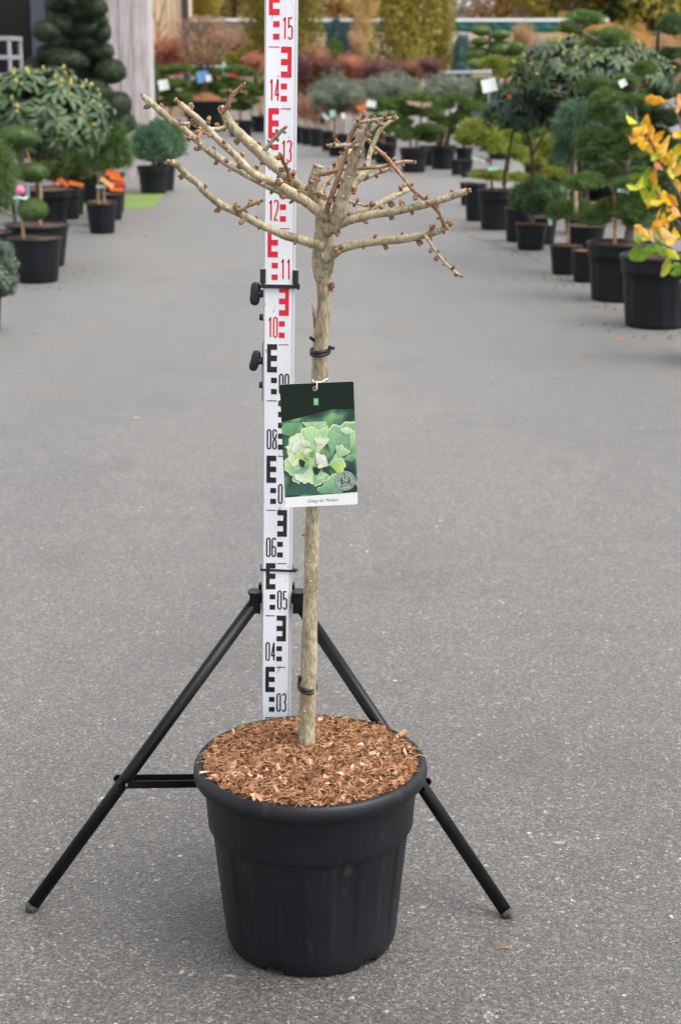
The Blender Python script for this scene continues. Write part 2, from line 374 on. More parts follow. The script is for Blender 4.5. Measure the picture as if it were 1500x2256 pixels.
# mulch: bed, small chips and fibres, and the larger chips one by one
def mulch_z(r, th=0): return .3285 + .0125*(1-(r/.18)**2)
g = Geo(); rr = np.linspace(0, .1795, 22); tt = np.linspace(0, 2*np.pi, 72, endpoint=False); Vb = []
for r in rr: 
    for t in tt: Vb.append([r*np.cos(t), r*np.sin(t), mulch_z(r) + RS.randn()*.0016])
Vb = np.array(Vb); Fb = [(i*72+j, i*72+(j+1)%72, (i+1)*72+(j+1)%72, (i+1)*72+j) for i in range(len(rr)-1) for j in range(72)]
mulch = obj('mulch', Geo().add(Vb, Fb).mesh('mulch_bed'), M['mulchbase'], pot)
def chip_geo(l, w, t, rs):
    V, F = box((0,0,0), (l, w, t)); V = V*(1+.28*rs.randn(8, 3)); V[:, 2] += .12*l*(V[:, 0]/l*2)**2*rs.uniform(-1, 1)
    return V, F
def rnd_rot(rs, tilt=.55):
    return np.array(Matrix.Rotation(rs.uniform(0, 6.28), 3, 'Z') @ Matrix.Rotation(rs.normal(0, tilt), 3, 'X') @ Matrix.Rotation(rs.normal(0, tilt), 3, 'Y'))
g = Geo(); rs = np.random.RandomState(3)
for i in range(5200):
    r = .180*math.sqrt(rs.rand()); t = rs.uniform(0, 2*np.pi); l = rs.uniform(.005, .017)
    V, F = chip_geo(l, l*rs.uniform(.25, .6), rs.uniform(.001, .0028), rs)
    V = V @ rnd_rot(rs, .5).T + [r*np.cos(t), r*np.sin(t), mulch_z(r) + rs.uniform(-.001, .0065)]
    g.add(V, F, rs.rand()**1.1)
o = obj('small_chips', g.mesh('small_chips'), M['chip'], mulch); o['kind'] = 'stuff'
g = Geo()
for i in range(2300):
    r = .181*math.sqrt(rs.rand()); t = rs.uniform(0, 2*np.pi); l = rs.uniform(.012, .040); w = rs.uniform(.00025, .0006)
    a = rs.uniform(0, 6.28); k = rs.normal(0, 1.1); s = np.linspace(0, 1, 6); ang = a + k*s
    x = np.cumsum(np.cos(ang))*l/6; y = np.cumsum(np.sin(ang))*l/6; z = .004 + np.sin(s*np.pi)*rs.uniform(-.001, .007) + s*rs.uniform(-.004, .006)
    p = np.stack([x - x.mean() + r*np.cos(t), y - y.mean() + r*np.sin(t), z + mulch_z(min(r, .18)) + .0015], 1)
    q = p + np.outer(np.full(6, w*2), [0, 0, 1]) + np.stack([-np.sin(ang), np.cos(ang), 0*ang], 1)*w
    V = np.concatenate([p, q]); g.add(V, np.array([[j, j+1, j+7, j+6] for j in range(5)]), rs.rand())
o = obj('coir_fibres', g.mesh('coir_fibres'), M['fibre'], mulch); o['kind'] = 'stuff'
chips = []
for i in range(12):
    V, F = chip_geo(.016, .016*rs.uniform(.4, .8), .0022, rs); chips.append(Geo().add(V, F, [.25,.4,.5,.6,.3,.75,.85,.45,.95,.55,.99,.35][i]).mesh('bark_chip'))
for i in range(280):
    r = .176*math.sqrt(rs.rand()); t = rs.uniform(0, 2*np.pi)
    obj('bark_chip', chips[rs.randint(12)], M['chip'], mulch, (r*np.cos(t), r*np.sin(t), mulch_z(r)+rs.uniform(.002, .0065)),
        (rs.normal(0, .4), rs.normal(0, .4), rs.uniform(0, 6.28)), rs.uniform(.45, 1.0))
for (a, r, z, s, tl) in [(RAD(-162), .186, .3365, .9, 10), (RAD(30), .184, .341, .95, 6), (RAD(-168), .172, .337, 1.1, 1)]:
    obj('bark_chip', chips[tl], M['chip'], mulch, (r*np.cos(a), r*np.sin(a), z), (.25, -.5 if z > .34 else .15, a), s)

# ------------------------------------------------------------------ measuring staff
SX = -.1265; STAFF_Y = 2.84
staff = thing('measuring_staff', 'tall white surveying staff with black and red metre markings behind the ginkgo', 'measuring staff', (SX, STAFF_Y, 0), (0, RAD(1.0), 0))
def section(name, w, d, z0, z1, yoff):
    s = obj(name, Geo().add(*box((0, yoff, (z0+z1)/2), (w, d, z1-z0))).mesh(name), M['white'], staff)
    for sgn in (-1, 1):
        e = .0028 if sgn < 0 else .0048
        pr = np.array([[0,-d/2],[e*.7,-d/2+.001],[e,-d/2+.004],[e,d/2],[0,d/2]]); pr[:, 0] = pr[:, 0]*sgn + sgn*(w/2+.0002); pr[:, 1] += yoff
        V = np.concatenate([np.c_[pr, np.full(5, z0)], np.c_[pr, np.full(5, z1)]])
        F = [(i, (i+1)%5, 5+(i+1)%5, 5+i) for i in range(5)] + [(4,3,2,1,0), (5,6,7,8,9)]
        obj('edge_rail', Geo().add(V, F).mesh('edge_rail'), M['alu'], s)
    return s
lower = section('lower_section', .0465, .024, .004, 1.098, 0)
upper = section('upper_section', .0475, .018, 1.0982, 1.78, .0045)
def ribbon(pts, w):
    p = np.asarray(pts, float); t = np.gradient(p, axis=0); t /= np.linalg.norm(t, axis=1)[:, None]+1e-9
    n = np.stack([-t[:, 1], t[:, 0]], 1); a, b = p+n*w/2, p-n*w/2; k = len(p)
    return np.concatenate([a, b]), [(i, i+1, k+i+1, k+i) for i in range(k-1)]
def arc(cx, cy, rx, ry, a0, a1, n=9):
    t = np.radians(np.linspace(a0, a1, n)); return [(cx+rx*np.cos(x), cy+ry*np.sin(x)) for x in t]
def digit(ch, W, H):
    r = W/2; ry = min(r*1.25, H*.2)
    if ch == '0': return [arc(r, H-ry, r, ry, 0, 180)+arc(r, ry, r, ry, 180, 360)+[(W, H-ry), (W, H-ry-.001)]]
    if ch == '1': return [[(.72*W, 0), (.72*W, H*.5), (.72*W, H)], [(.2*W, H*.84), (.5*W, H*.89), (.72*W, H*.98)]]
    if ch == '2': return [arc(r, H-ry, r, ry, 180, 0)+[(W, H*.68), (W*.8, H*.5), (.12*W, .12*H), (0, H*.035)], [(0, H*.03), (W*.5, H*.03), (W, H*.03)]]
    if ch == '3': return [arc(r, H-ry, r, ry, 180, 0)+[(W, H*.66), (W*.85, H*.56), (W*.5, H*.52)], [(W*.5, H*.52), (W*.85, H*.49), (W, H*.38)]+arc(r, ry, r, ry, 0, -180)]
    if ch == '4': return [[(.74*W, 0), (.74*W, H*.5), (.74*W, H)], [(.70*W, H), (.35*W, H*.62), (0, H*.27)], [(0, H*.27), (.5*W, H*.27), (1.1*W, H*.27)]]
    if ch == '5': return [[(W, H*.97), (.5*W, H*.97), (.06*W, H*.97)], [(.06*W, H), (.06*W, H*.75), (.06*W, H*.5)], [(.06*W, H*.53)]+arc(r, H*.5, r, H*.1, 140, 0)+[(W, H*.3)]+arc(r, ry, r, ry, 0, -180)]
    if ch == '6': return [arc(r, H-ry, r, ry, 0, 180)+arc(r, ry, r, ry, 180, 360)+[(W, H*.35)]+arc(r, H*.42, r, H*.12, 0, 165)]
    if ch == '7': return [[(0, H*.97), (W*.5, H*.97), (W, H*.97)], [(W, H*.97), (W*.6, H*.5), (W*.35, 0)]]
    if ch == '8': return [arc(r, H-ry, r, ry, -20, 200)+[(.12*W, H*.58), (.5*W, H*.52), (.9*W, H*.42)]+arc(r, ry, r, ry, 10, -190)+[(.1*W, H*.42), (.5*W, H*.52), (.88*W, H*.58), (W*.97, H*.68), (W, H*.78)]]
    if ch == '9': return [[(W-x, H-y) for x, y in s] for s in digit('6', W, H)]
    return []
def mark(name, V2, F, yf, mat, par):
    V = np.c_[V2[:, 0], np.full(len(V2), yf), V2[:, 1]]
    return obj(name, Geo().add(V, F).mesh(name), mat, par)
def rects(rs_):
    V, F = [], []
    for (x0, z0, x1, z1) in rs_:
        k = len(V); V += [(x0,z0),(x1,z0),(x1,z1),(x0,z1)]; F.append((k,k+1,k+2,k+3))
    return np.array(V), F
for k in range(2, 17):
    zb = k*.1; mt = M['black_print'] if k < 10 else M['red_print']; odd = k % 2
    low = k < 11; par = lower if low else upper; yf = -.0124 if low else -.0049
    s = 1 if low else 1.03
    wE, gp, wS = .0172*s, .0014*s, .0102*s
    def X(a, b, left): return (-gp-b, -gp-a) if left else (gp+a, gp+b)
    if k >= 2:                                   # upper half: the E shape, mirrored on the right
        st = .0066
        x0, x1 = X(0, wE, odd); zz = zb+.05
        s0, s1 = (x0, x0+st) if odd else (x1-st, x1)
        b0, b1 = (x0+st, x1) if odd else (x0, x1-st)
        mark('block_mark', *rects([(s0, zz, s1, zz+.05)]+[(b0, zz+j*.01, b1, zz+j*.01+.01) for j in (0, 2, 4)]), yf, mt, par)
    if k == 2 or k == 16: continue
    x0, x1 = X(0, wS, odd)
    for z0 in (.011, .031): mark('square_mark', *rects([(x0, zb+z0, x1, zb+z0+.0095)]), yf, mt, par)
    x0, x1 = X(0, wE, odd); mark('line_mark', *rects([(x0, zb-.0016, x1, zb)]), yf-(.0003 if k == 11 else 0), mt, par if k != 11 else lower)
    W, Hh, sw = .0058*s, .0345, .0026
    x0, x1 = X(0, wE, not odd); g = Geo()
    for q, ch in enumerate('%02d' % k):
        ox = x0 + sw/2 + q*(W+sw*1.55) + (.0008 if odd else .0)
        for stx in digit(ch, W, Hh):
            v, f = ribbon(stx, sw); g.add(np.c_[v[:, 0]+ox, np.full(len(v), yf), v[:, 1]+zb+.0125], f)
    obj('numeral', g.mesh('numeral'), mt, par)
# staff fittings
clampy = obj('clamp_band', Geo().add(*box((.0015, -.0145, 1.101), (.058, .003, .0065))).add(*box((.0015, .0145, 1.101), (.058, .003, .0065)))
             .add(*box((-.0290, 0, 1.101), (.003, .026, .0065))).add(*box((.0320, 0, 1.101), (.003, .026, .0065))).add(*box((.0345, -.011, 1.101), (.005, .008, .010))).mesh('clamp_band'), M['blackplastic2'], staff)
for x, z in ((-.0270, 1.1175), (.0295, 1.1165)):
    c = obj('guide_post', Geo().add(*tube([(x, -.004, z-.012), (x, -.004, z+.012)], .0052, 14)).mesh('guide_post', False), M['blackplastic2'], staff)
    obj('post_cap', Geo().add(*tube([(x, -.004, z+.0121), (x, -.004, z+.0128)], .0044, 12)).mesh('post_cap'), M['steel'], c)
def knob(z, tilt, s=1.0):
    g = Geo()
    V, F = usphere(20, 14); V = np.sign(V)*np.abs(V)**.75*[.0098*s, .0065, .0205*s]; V[:, 0] *= .86+.20*np.abs(V[:, 2]/.0205/s)
    V = V @ np.array(Matrix.Rotation(tilt, 3, 'Y')).T + [-.0405, .0, z]; g.add(V, F)
    g.add(*tube([(-.037, 0, z), (-.026, 0, z)], [.0072, .0064], 16))
    return obj('wing_knob', g.mesh('wing_knob', True), M['blackplastic2'], staff)
knob(1.086, RAD(4)); knob(.968, RAD(14), .92)
for z in (1.045, .925): obj('bolt_head', Geo().add(*tube([(-.0330, 0, z), (-.0255, 0, z)], [.0055, .0062], 14)).mesh('bolt_head'), M['blackplastic2'], staff)
obj('telescopic_rod', Geo().add(*tube([(-.0268, .004, .895), (-.0268, .004, 1.0)], .0014, 8)).mesh('telescopic_rod'), M['blackplastic2'], staff)
zt = thing('cable_tie', 'thin black cable tie round the white staff above the tripod head', 'cable tie', (SX+.5865*math.sin(RAD(1)), STAFF_Y, .5865), (0, RAD(2.4), 0))
obj('strap', Geo().add(*box((.0005, -.0133, 0), (.0585, .0016, .0042))).add(*box((.0005, .0133, 0), (.0585, .0016, .0042))).add(*box((-.0287, 0, 0), (.0016, .025, .0042))).add(*box((.0297, 0, 0), (.0016, .025, .0042))).mesh('strap'), M['rubber'], zt)
obj('lock_head', Geo().add(*box((.0330, -.010, .0005), (.007, .007, .006))).add(*tube([(.0365, -.010, .001), (.039, -.012, .002)], .0016, 6)).mesh('lock_head'), M['rubber'], zt)

# ------------------------------------------------------------------ tripod
hz = .528; hx = SX + hz*math.sin(RAD(1))
tri = thing('tripod', 'black metal tripod with cross braces holding the white staff upright', 'tripod', (SX, STAFF_Y, 0))
o0 = np.array([SX, STAFF_Y, 0])
feet = [G(64, 2008), G(1122, 2021), np.array([SX, STAFF_Y+.475, 0])]
tops = [np.array([hx-.0375, STAFF_Y-.006, hz-.004]), np.array([hx+.0395, STAFF_Y-.006, hz-.004]), np.array([hx, STAFF_Y+.042, hz])]
hd = obj('head', Geo().add(*box((0, .0215, .004), (.066, .016, .036))).mesh('head'), M['tube'], tri, (hx-SX, .002, hz))
for (ax, sg) in ((-.0392, -1), (.0408, 1)):
    g = Geo()
    for yo in (-.014, .014): g.add(*box((ax, yo-.004, .0), (.017, .0035, .036)))
    g.add(*box((ax-sg*.0090, -.004, .0), (.003, .0315, .038)))
    V, F = lathe([(.0005,.0205),(.0165,.0205),(.0165,.0165),(.0005,.0165)], 28); g.add(V*[.72,1,1]+[ax+sg*.0005, -.004, 0], F)
    obj('leg_bracket', g.mesh('leg_bracket'), M['tube'], tri, (hx-SX, 0, hz-.004))
g = Geo()
for xo in (-.017, .017): g.add(*box((xo, .045, 0), (.004, .028, .040)))
g.add(*box((0, .045, .0195), (.038, .028, .005)))
obj('leg_bracket', g.mesh('leg_bracket'), M['tube'], tri, (hx-SX, 0, hz-.004))
br_z = .218; hub = np.array([SX + .165*math.sin(RAD(1)), STAFF_Y, .168])
obj('brace_hub', Geo().add(*tube([(hub-o0)+[0,0,-.016], (hub-o0)+[0,0,.016]], .040, 30)).mesh('brace_hub'), M['tube'], tri)
for i in range(3):
    a, b = tops[i], feet[i]; d = (b-a)/np.linalg.norm(b-a); tip = b - d*.012; tip[2] = max(tip[2], .010)
    leg = obj('leg', Geo().add(*tube([a-o0, tip-o0], .0117, 28)).mesh('leg', False), M['tube'], tri)
    for p_ in leg.data.polygons: p_.use_smooth = len(p_.vertices) == 4
    f = obj('rubber_foot', Geo().add(*tube([tip-d*.002-o0, tip-o0+d*.006], [.0124, .0122], 22)).add(*tube([tip-o0+d*.006, tip-o0+d*.014], [.0105, .0060], 16)).mesh('rubber_foot'), M['foot'], leg)
    t = (a[2]-br_z)/(a[2]-b[2]); q = a + (b-a)*t
    h = (hub-q); L_ = np.linalg.norm(h); h /= L_; nrm = np.array([-h[1], h[0], 0]); nrm /= np.linalg.norm(nrm)
    for sg in (-1, 1):
        c0 = q - h*.008 + nrm*sg*.0150; c1 = q + h*(L_-.03) + nrm*sg*.0150
        V = []
        for c in (c0, c1):
            for dz in (-.0072, .0072):
                for dn in (-.0012, .0012): V.append(c + nrm*dn + [0, 0, dz] - o0)
        V = np.array(V); b_ = obj('brace', Geo().add(V, [(0,1,3,2),(4,6,7,5),(0,4,5,1),(2,3,7,6),(0,2,6,4),(1,5,7,3)])
              .add(*tube([q+nrm*sg*.0138-h*.008-o0, q+nrm*sg*.0162-h*.008-o0], .0072, 16)).mesh('brace'), M['tube'], tri)
        cpos = q + nrm*sg*.0165
        obj('rivet', Geo().add(*tube([cpos-o0, cpos+nrm*sg*.0018-o0], [.0032, .0024], 12)).mesh('rivet'), M['steel'], b_)

# ------------------------------------------------------------------ ginkgo
TY = 2.60
tree = thing('ginkgo_tree', 'small leafless grafted ginkgo with pale bare branches and a single straight stem', 'tree', tuple(P(675, 1640, TY)))
t0 = np.array(tree.location)
trs = np.random.RandomState(11)
def limb(name, pts, w, y0, y1, mat, parent, seg=12, nsub=5, off=t0, lump=.06, flare=False):
    n = len(pts); ys = np.linspace(y0, y1, n) if not isinstance(y0, (list, tuple)) else y0
    p3 = np.array([P(x, y, Y) for (x, y), Y in zip(pts, ys)])
    wv = np.interp(np.linspace(0, 1, n), np.linspace(0, 1, len(w)), w)
    rad = np.array([ww/2*MPP(Y, q[2]) for ww, Y, q in zip(wv, ys, p3)])
    C = catmull(np.c_[p3, rad], nsub*2); path, r = C[:, :3], C[:, 3]
    r = r*(1+lump*np.convolve(trs.randn(len(r)+4), [.15,.25,.2,.25,.15], 'valid')*1.3 + (.045*(trs.rand(len(r)) < .16) + .012*trs.randn(len(r)))*(lump > .03))
    V, F = tube(path-off, r, seg, .022, True, trs)
    o = obj(name, Geo().add(V, F).mesh(name, False), mat, parent)
    for q in o.data.polygons: q.use_smooth = len(q.vertices) == 4
    return o, path, r
TR = [(675,1652),(676,1600),(678,1530),(682,1460),(683,1380),(685,1300),(687,1200),(690,1110),(697,1000),(704,900),(706,840),(707,770),(712,700),(713,650),(712,625),(711,604),(712,585),(713,560),(714,530),(715,500),(717,478),(722,460)]
TW = [38,37,36,34,32,31.5,32,31,31,31,31,33,30,28,30,42,49,51,46,42,44,34]
trunk, tp, trd = limb('trunk', TR, TW, TY, TY, M['bark'], tree, 22, 4, lump=.02)
# bud meshes
budm = []
brs = np.random.RandomState(5)
for v in range(6):
    g = Geo(); hgt = brs.uniform(.0022, .0045)
    for q in range(3): g.add(*tube([(0, 0, -.0012+q*hgt/3), (0, 0, q*hgt/3+hgt/3*.8)], [.0026*brs.uniform(.85, 1.15), .0021*brs.uniform(.9, 1.2)], 8), tint=.4)
    for q in range(brs.randint(4, 8)):
        a = brs.uniform(0, 6.28); rr_ = brs.uniform(.0004, .0026); V, F = usphere(8, 5, .08, brs); sz = brs.uniform(.0014, .0026)
        g.add(V*[sz, sz*.85, sz*1.35] + [rr_*np.cos(a), rr_*np.sin(a), hgt+brs.uniform(.0002, .0022)], F, brs.rand())
    budm.append(g.mesh('bud', True))
BUDS = 0
def add_buds(br, path, r, step, size=1.0, start=.06, end=.97, tip=True):
    global BUDS
    d = np.r_[0, np.cumsum(np.linalg.norm(np.diff(path, axis=0), axis=1))]; L_ = d[-1]; s = L_*start; side = 1
    while s < L_*end:
        c = np.array([np.interp(s, d, path[:, k]) for k in range(3)]); rr_ = np.interp(s, d, r)
        T = np.array([np.interp(min(s+.01, L_), d, path[:, k]) for k in range(3)]) - np.array([np.interp(max(s-.01, 0), d, path[:, k]) for k in range(3)])
        T /= np.linalg.norm(T); B = np.cross(T, [0, 1, 0]); B /= np.linalg.norm(B); F_ = np.cross(T, B)
        if F_[1] > 0: F_ = -F_
        a = side*(math.pi/2) + brs.normal(0, .75); side = -side
        dr = F_*math.cos(a) + B*math.sin(a) + T*brs.uniform(.1, .5)
        o = obj('bud', budm[brs.randint(6)], M['bud'], br, tuple(c + dr/np.linalg.norm(dr)*rr_*.82 - t0), (0,0,0), size*1.08*brs.uniform(.65, 1.35))
        o.rotation_euler = rot_to(dr).to_euler(); BUDS += 1
        s += step*.86*brs.uniform(.5, 1.5)
    if tip:
        T = path[-1]-path[-3]
        o = obj('bud', budm[brs.randint(6)], M['bud'], br, tuple(path[-1]-t0), (0,0,0), size*1.1); o.rotation_euler = rot_to(T).to_euler()
BR = [ # points from the trunk out, widths, depth at start / end, bark, bud step, tip bud
 ([(718,470),(680,447),(642,432),(604,416),(571,399),(528,375),(467,337),(409,288),(371,260),(340,232),(317,214)], [26,17,16,17,16,15,15], 2.60, 2.68, 'bark', .021, True),
 ([(722,476),(705,468),(680,449),(642,423),(594,399),(553,378),(518,342),(482,309),(449,274),(427,254),(396,228)], [30,23,21,19,17,15,15,14], 2.585, 2.50, 'bark_pale', .019, True),
 ([(722,468),(705,449),(680,428),(655,408),(617,375),(579,342),(541,307),(510,276),(497,254),(486,236)], [30,24,23,24,26,24,22,20,16], 2.62, 2.66, 'bark', .034, False),
 ([(486,250),(500,236),(510,213),(523,200),(536,188)], [11,10,10,9], 2.652, 2.64, 'bark_red', .017, True),
 ([(508,277),(477,284),(440,281),(425,273),(402,273)], [10,8,8,9], 2.655, 2.60, 'bark_pale', .017, True),
 ([(450,288),(441,296),(437,303)], [8,7,6], 2.62, 2.60, 'bark_red', .012, True),
 ([(582,336),(590,322),(600,310),(612,297),(626,283)], [10,9,9,9], 2.645, 2.62, 'bark_pale', .014, True),
 ([(638,397),(633,375),(624,357),(619,342)], [11,9,8,8], 2.605, 2.57, 'bark_red', .011, True),
 ([(712,542),(680,532),(640,522),(617,514),(590,502),(568,492),(528,470),(487,451),(452,423),(434,403),(411,385),(389,361),(376,358)], [26,20,19,18,18,17,16,15,15,16,13], 2.585, 2.47, 'bark', .033, True),
 ([(524,470),(543,456),(558,449),(575,442)], [10,8,9,9], 2.52, 2.50, 'bark_red', .011, True),
 ([(718,470),(700,446),(688,427),(691,399),(697,380),(702,364)], [30,24,22,23,23,22], 2.605, 2.60, 'bark', .018, False),
 ([(703,384),(718,382),(732,378),(759,372),(792,371),(841,367),(885,357),(909,357)], [12,12,10,8,8,8,9], 2.60, 2.565, 'bark_red', .018, True),
 ([(744,484),(748,470),(754,438),(768,394),(784,339),(795,304),(808,285),(817,271)], [38,35,30,26,23,21,14,11], 2.575, 2.53, 'bark', .022, True),
 ([(781,273),(799,269),(819,265),(842,262),(863,260)], [8,8,7,7], 2.525, 2.50, 'bark_pale', .013, True),
 ([(790,318),(778,319),(751,320),(726,321)], [11,9,9,10], 2.54, 2.52, 'bark_pale', .013, True),
 ([(720,468),(724,449),(740,405),(757,353),(770,304),(784,279),(799,259)], [13,12,11,10,10,9], 2.57, 2.545, 'bark_red', .022, True),
 ([(718,466),(706,430),(712,412),(732,383),(754,347),(775,331)], [22,16,14,13,13,11], 2.64, 2.66, 'bark_pale', .030, True),
 ([(735,478),(752,440),(770,417),(787,397),(806,377),(810,358),(817,331),(828,304),(841,282),(866,263)], [24,20,19,18,14,11,11,10,9], 2.63, 2.665, 'bark', .019, True),
 ([(800,396),(828,383),(848,376),(866,366)], [9,8,8,7], 2.65, 2.64, 'bark_pale', .013, True),
 ([(770,443),(789,449),(806,453)], [7,6,6], 2.63, 2.62, 'bark_pale', .010, True),
 ([(738,488),(765,476),(790,467),(819,457),(852,440),(878,427),(900,417)], [22,16,16,15,13,12], 2.625, 2.67, 'bark_pale', .026, True),
 ([(718,506),(743,495),(765,487),(814,474),(869,466),(923,454),(978,438),(1027,421)], [34,26,20,18,17,17,16,15], 2.585, 2.52, 'bark', .023, True),
 ([(716,566),(737,555),(759,545),(814,534),(882,527),(937,517),(967,507),(988,497)], [34,24,19,18,17,16,16], 2.59, 2.555, 'bark', .024, True),
 ([(825,324),(852,348),(869,369),(890,394),(907,416),(926,432),(948,449),(967,468),(975,487),(980,500)], [9,9,8,9,9,9,9,9,11], 2.52, 2.555, 'bark_red', .017, False),
 ([(936,518),(942,527),(953,544),(972,569),(992,591),(1013,607)], [9,7,6,6,6], 2.56, 2.53, 'bark_pale', .014, True)]
for pts, w, y0, y1, bm, st, tip in BR:
    o, path, r = limb('branch', pts, w, y0, y1, M[bm], tree, 12 if w[0] > 12 else 9)
    add_buds(o, path, r, st, .85 if w[0] < 13 else 1.1, .10 if w[0] < 14 else .16, .96, tip)
def mini(par, px, py, Y, d, s):
    o = obj('bud', budm[brs.randint(6)], M['bud'], par, tuple(P(px, py, Y)-t0), (0,0,0), s); o.rotation_euler = rot_to(d).to_euler()
for a in [(690,402,2.575,(-1,-.5,.3),1.3),(712,436,2.57,(.2,-1,.4),1.2),(724,455,2.57,(.2,-1,.5),1.3),(700,425,2.58,(-.6,-.8,.2),1.2),(735,440,2.57,(.5,-.8,.4),1.2),(762,452,2.57,(1,-.4,0),1.2),
          (764,470,2.57,(1,-.5,-.3),1.2),(712,500,2.57,(0,-1,0),.9),(738,508,2.58,(1,-.3,-.4),1.1),(726,627,2.595,(1,-.3,.1),1.5),(726,636,2.595,(1,-.3,-.2),1.1),(688,540,2.575,(-.4,-1,0),1.3),(738,512,2.57,(.8,-.3,-.5),1.2),
          (741,550,2.575,(.2,-1,-.2),1.5),(672,1180,2.59,(-1,-.2,.2),.6)]: mini(trunk, *a)
# a dry leaf scrap caught in the crown fork
V = np.array([P(706,436,2.555),P(716,428,2.55),P(722,438,2.55),P(716,444,2.555),P(718,426,2.55),P(714,418,2.548),P(711,424,2.552)])
lf = one('dry_leaf_scrap', V, [(0,1,2,3),(1,4,5,6)], plain('dry_leaf', (.42,.19,.09), .7)); tag(lf, 'tiny dry orange leaf scrap caught in the fork of the ginkgo crown', 'leaf')
# support cane, its splintered head, ties
ck = thing('support_cane', 'grey weathered cane tied behind the ginkgo stem, splintered at the top', 'cane', tuple(P(670, 1645, 2.628)))
c0 = np.array(ck.location); cpts = [(669,1650),(672,1590),(679,1400),(690,1150),(696,1000),(700,840),(702,760),(703,694)]
limb('shaft', cpts, [29,29,30,30,30,29,27,22], 2.628, 2.630, M['stake'], ck, 14, 3, c0, .01)
g = Geo()
for (x, y, x2, y2, w) in [(692,720,687,668,3),(693,724,690,671,3),(695,716,694,680,4),(698,712,697,682,3)]:
    g.add(*tube([P(x, y, 2.612)-c0, P(x2, y2, 2.612)-c0], [w/2*.00074, .0003], 5))
obj('splinters', g.mesh('splinters'), noisy('splinter_wood', (.22,.10,.05), (.40,.22,.12), 200, .8), ck)
def tie(label, cx, cy, w, hgt, ends, tilt):
    c = P(cx, cy, 2.614); t = thing('rubber_tie', label, 'tie', tuple(c))
    R_ = w/2*MPP(2.61, c[2])
    for dz in (-.0048, .0006):
        a = np.linspace(0, 2*np.pi, 30); pth = np.stack([R_*np.cos(a), (R_+.014)*np.sin(a), dz + tilt*np.cos(a)*.004 - .003*np.sin(-a)*0], 1)
        obj('loop', Geo().add(*tube(pth[:-1], .0029, 8)).add(*tube(pth[-3:], .0027, 8)).mesh('loop', True), M['rubber'], t)
    for (x0, y0_, x1, y1_) in ends:
        obj('tail', Geo().add(*tube([P(x0, y0_, 2.60)-c, P(x1, y1_, 2.59)-c], .0028, 8)).mesh('tail'), M['rubber'], t)
tie('black rubber tie with two loose ends binding stem and cane above the plant label', 706, 770, 41, 12, [(722,764,735,768),(692,750,684,744)], .5)
tie('double black rubber tie round stem and cane just above the mulch', 677, 1508, 38, 14, [(661,1500,659,1490)], -.6)

# ------------------------------------------------------------------ plant label
cc = P(702, 981, 2.555)
card = thing('plant_label', 'hanging plant label with dark green header, leaf picture and white name strip', 'label', tuple(cc), (RAD(-2), RAD(-2.0), RAD(3)))
mp_ = MPP(2.555, cc[2]); UW = .1867*mp_                # one unit of the label survey in metres
def uv(u, v): return ((u-862)*UW, -(v-868)*UW*1.025)
def layer(name, pts, k, mat, par=card, smooth=False):
    v = np.array([uv(*p) for p in pts]); return mark(name, v, [tuple(range(len(v)))], -.0006-k*.00022, mat, par)
x0, z0 = uv(436, 1585); x1, z1 = uv(1300, 142); rc = .0034
out = []
for (cx, cz, a0) in ((x1-rc, z1-rc, 0), (x0+rc, z1-rc, 90), (x0+rc, z0+rc, 180), (x1-rc, z0+rc, 270)): out += arc(cx, cz, rc, rc, a0, a0+90, 6)
out = np.array(out); k = len(out)
V = np.concatenate([np.c_[out[:, 0], np.full(k, -.0005), out[:, 1]], np.c_[out[:, 0], np.full(k, .0005), out[:, 1]]])
obj('card', Geo().add(V, [tuple(range(k)), tuple(range(2*k-1, k-1, -1))]+[(i, i+k, (i+1)%k+k, (i+1)%k) for i in range(k)]).mesh('card'), plain('white_card', (.72,.72,.72), .5), card)
hdr = [p for p in out if p[1] > z1-rc-1e-6]
hu = [uv(1300, 470), uv(1050, 453), uv(436, 583)]
hv = np.array([(x1, uv(0, 470)[1])] + [tuple(p) for p in out[:12]] + [(x0, uv(0, 583)[1]), uv(1050, 453)])
mark('header', hv, [tuple(range(len(hv)))], -.0006, noisy('dark_green_print', (.0055,.013,.0085), (.008,.016,.011), 14, .5, spec=.22), card)
m, nt, b = mat_new('leaf_picture'); tcn = N(nt, 'ShaderNodeTexCoord'); nz = N(nt, 'ShaderNodeTexNoise'); nz.inputs['Scale'].default_value = 27; nz.inputs['Detail'].default_value = 1.5
rp = N(nt, 'ShaderNodeValToRGB'); el = rp.color_ramp.elements
for _ in range(3): el.new(.5)
for e, (p, c) in zip(el, [(.30,(.010,.022,.020)),(.42,(.020,.060,.048)),(.52,(.065,.17,.10)),(.62,(.22,.42,.15)),(.75,(.45,.62,.33))]): e.position = p; e.color = (*c, 1)
nt.links.new(tcn.outputs['Object'], nz.inputs['Vector']); nt.links.new(nz.outputs[0], rp.inputs[0]); nt.links.new(rp.outputs[0], b.inputs['Base Color']); b.inputs['Roughness'].default_value = .3
pic_v = np.array([(x0, uv(0, 1466)[1]), (x1, uv(0, 1440)[1]), (x1, uv(0, 470)[1]-.0001), uv(1050, 453), (x0, uv(0, 583)[1]-.0001)])
pic = mark('picture', pic_v, [tuple(range(5))], -.0006, m, card)
GC = {n: leafy('print_'+n, tuple(x*.55 for x in c), tuple(min(.85, x*1.3) for x in c), .3, 0, .5) for n, c in dict(teal=(.030,.105,.075), dark=(.012,.03,.024), mid=(.14,.33,.16), soft=(.22,.42,.24), light=(.36,.58,.30), pale=(.55,.72,.45), lime=(.42,.60,.15), edge=(.66,.76,.40), cream=(.72,.80,.60)).items()}
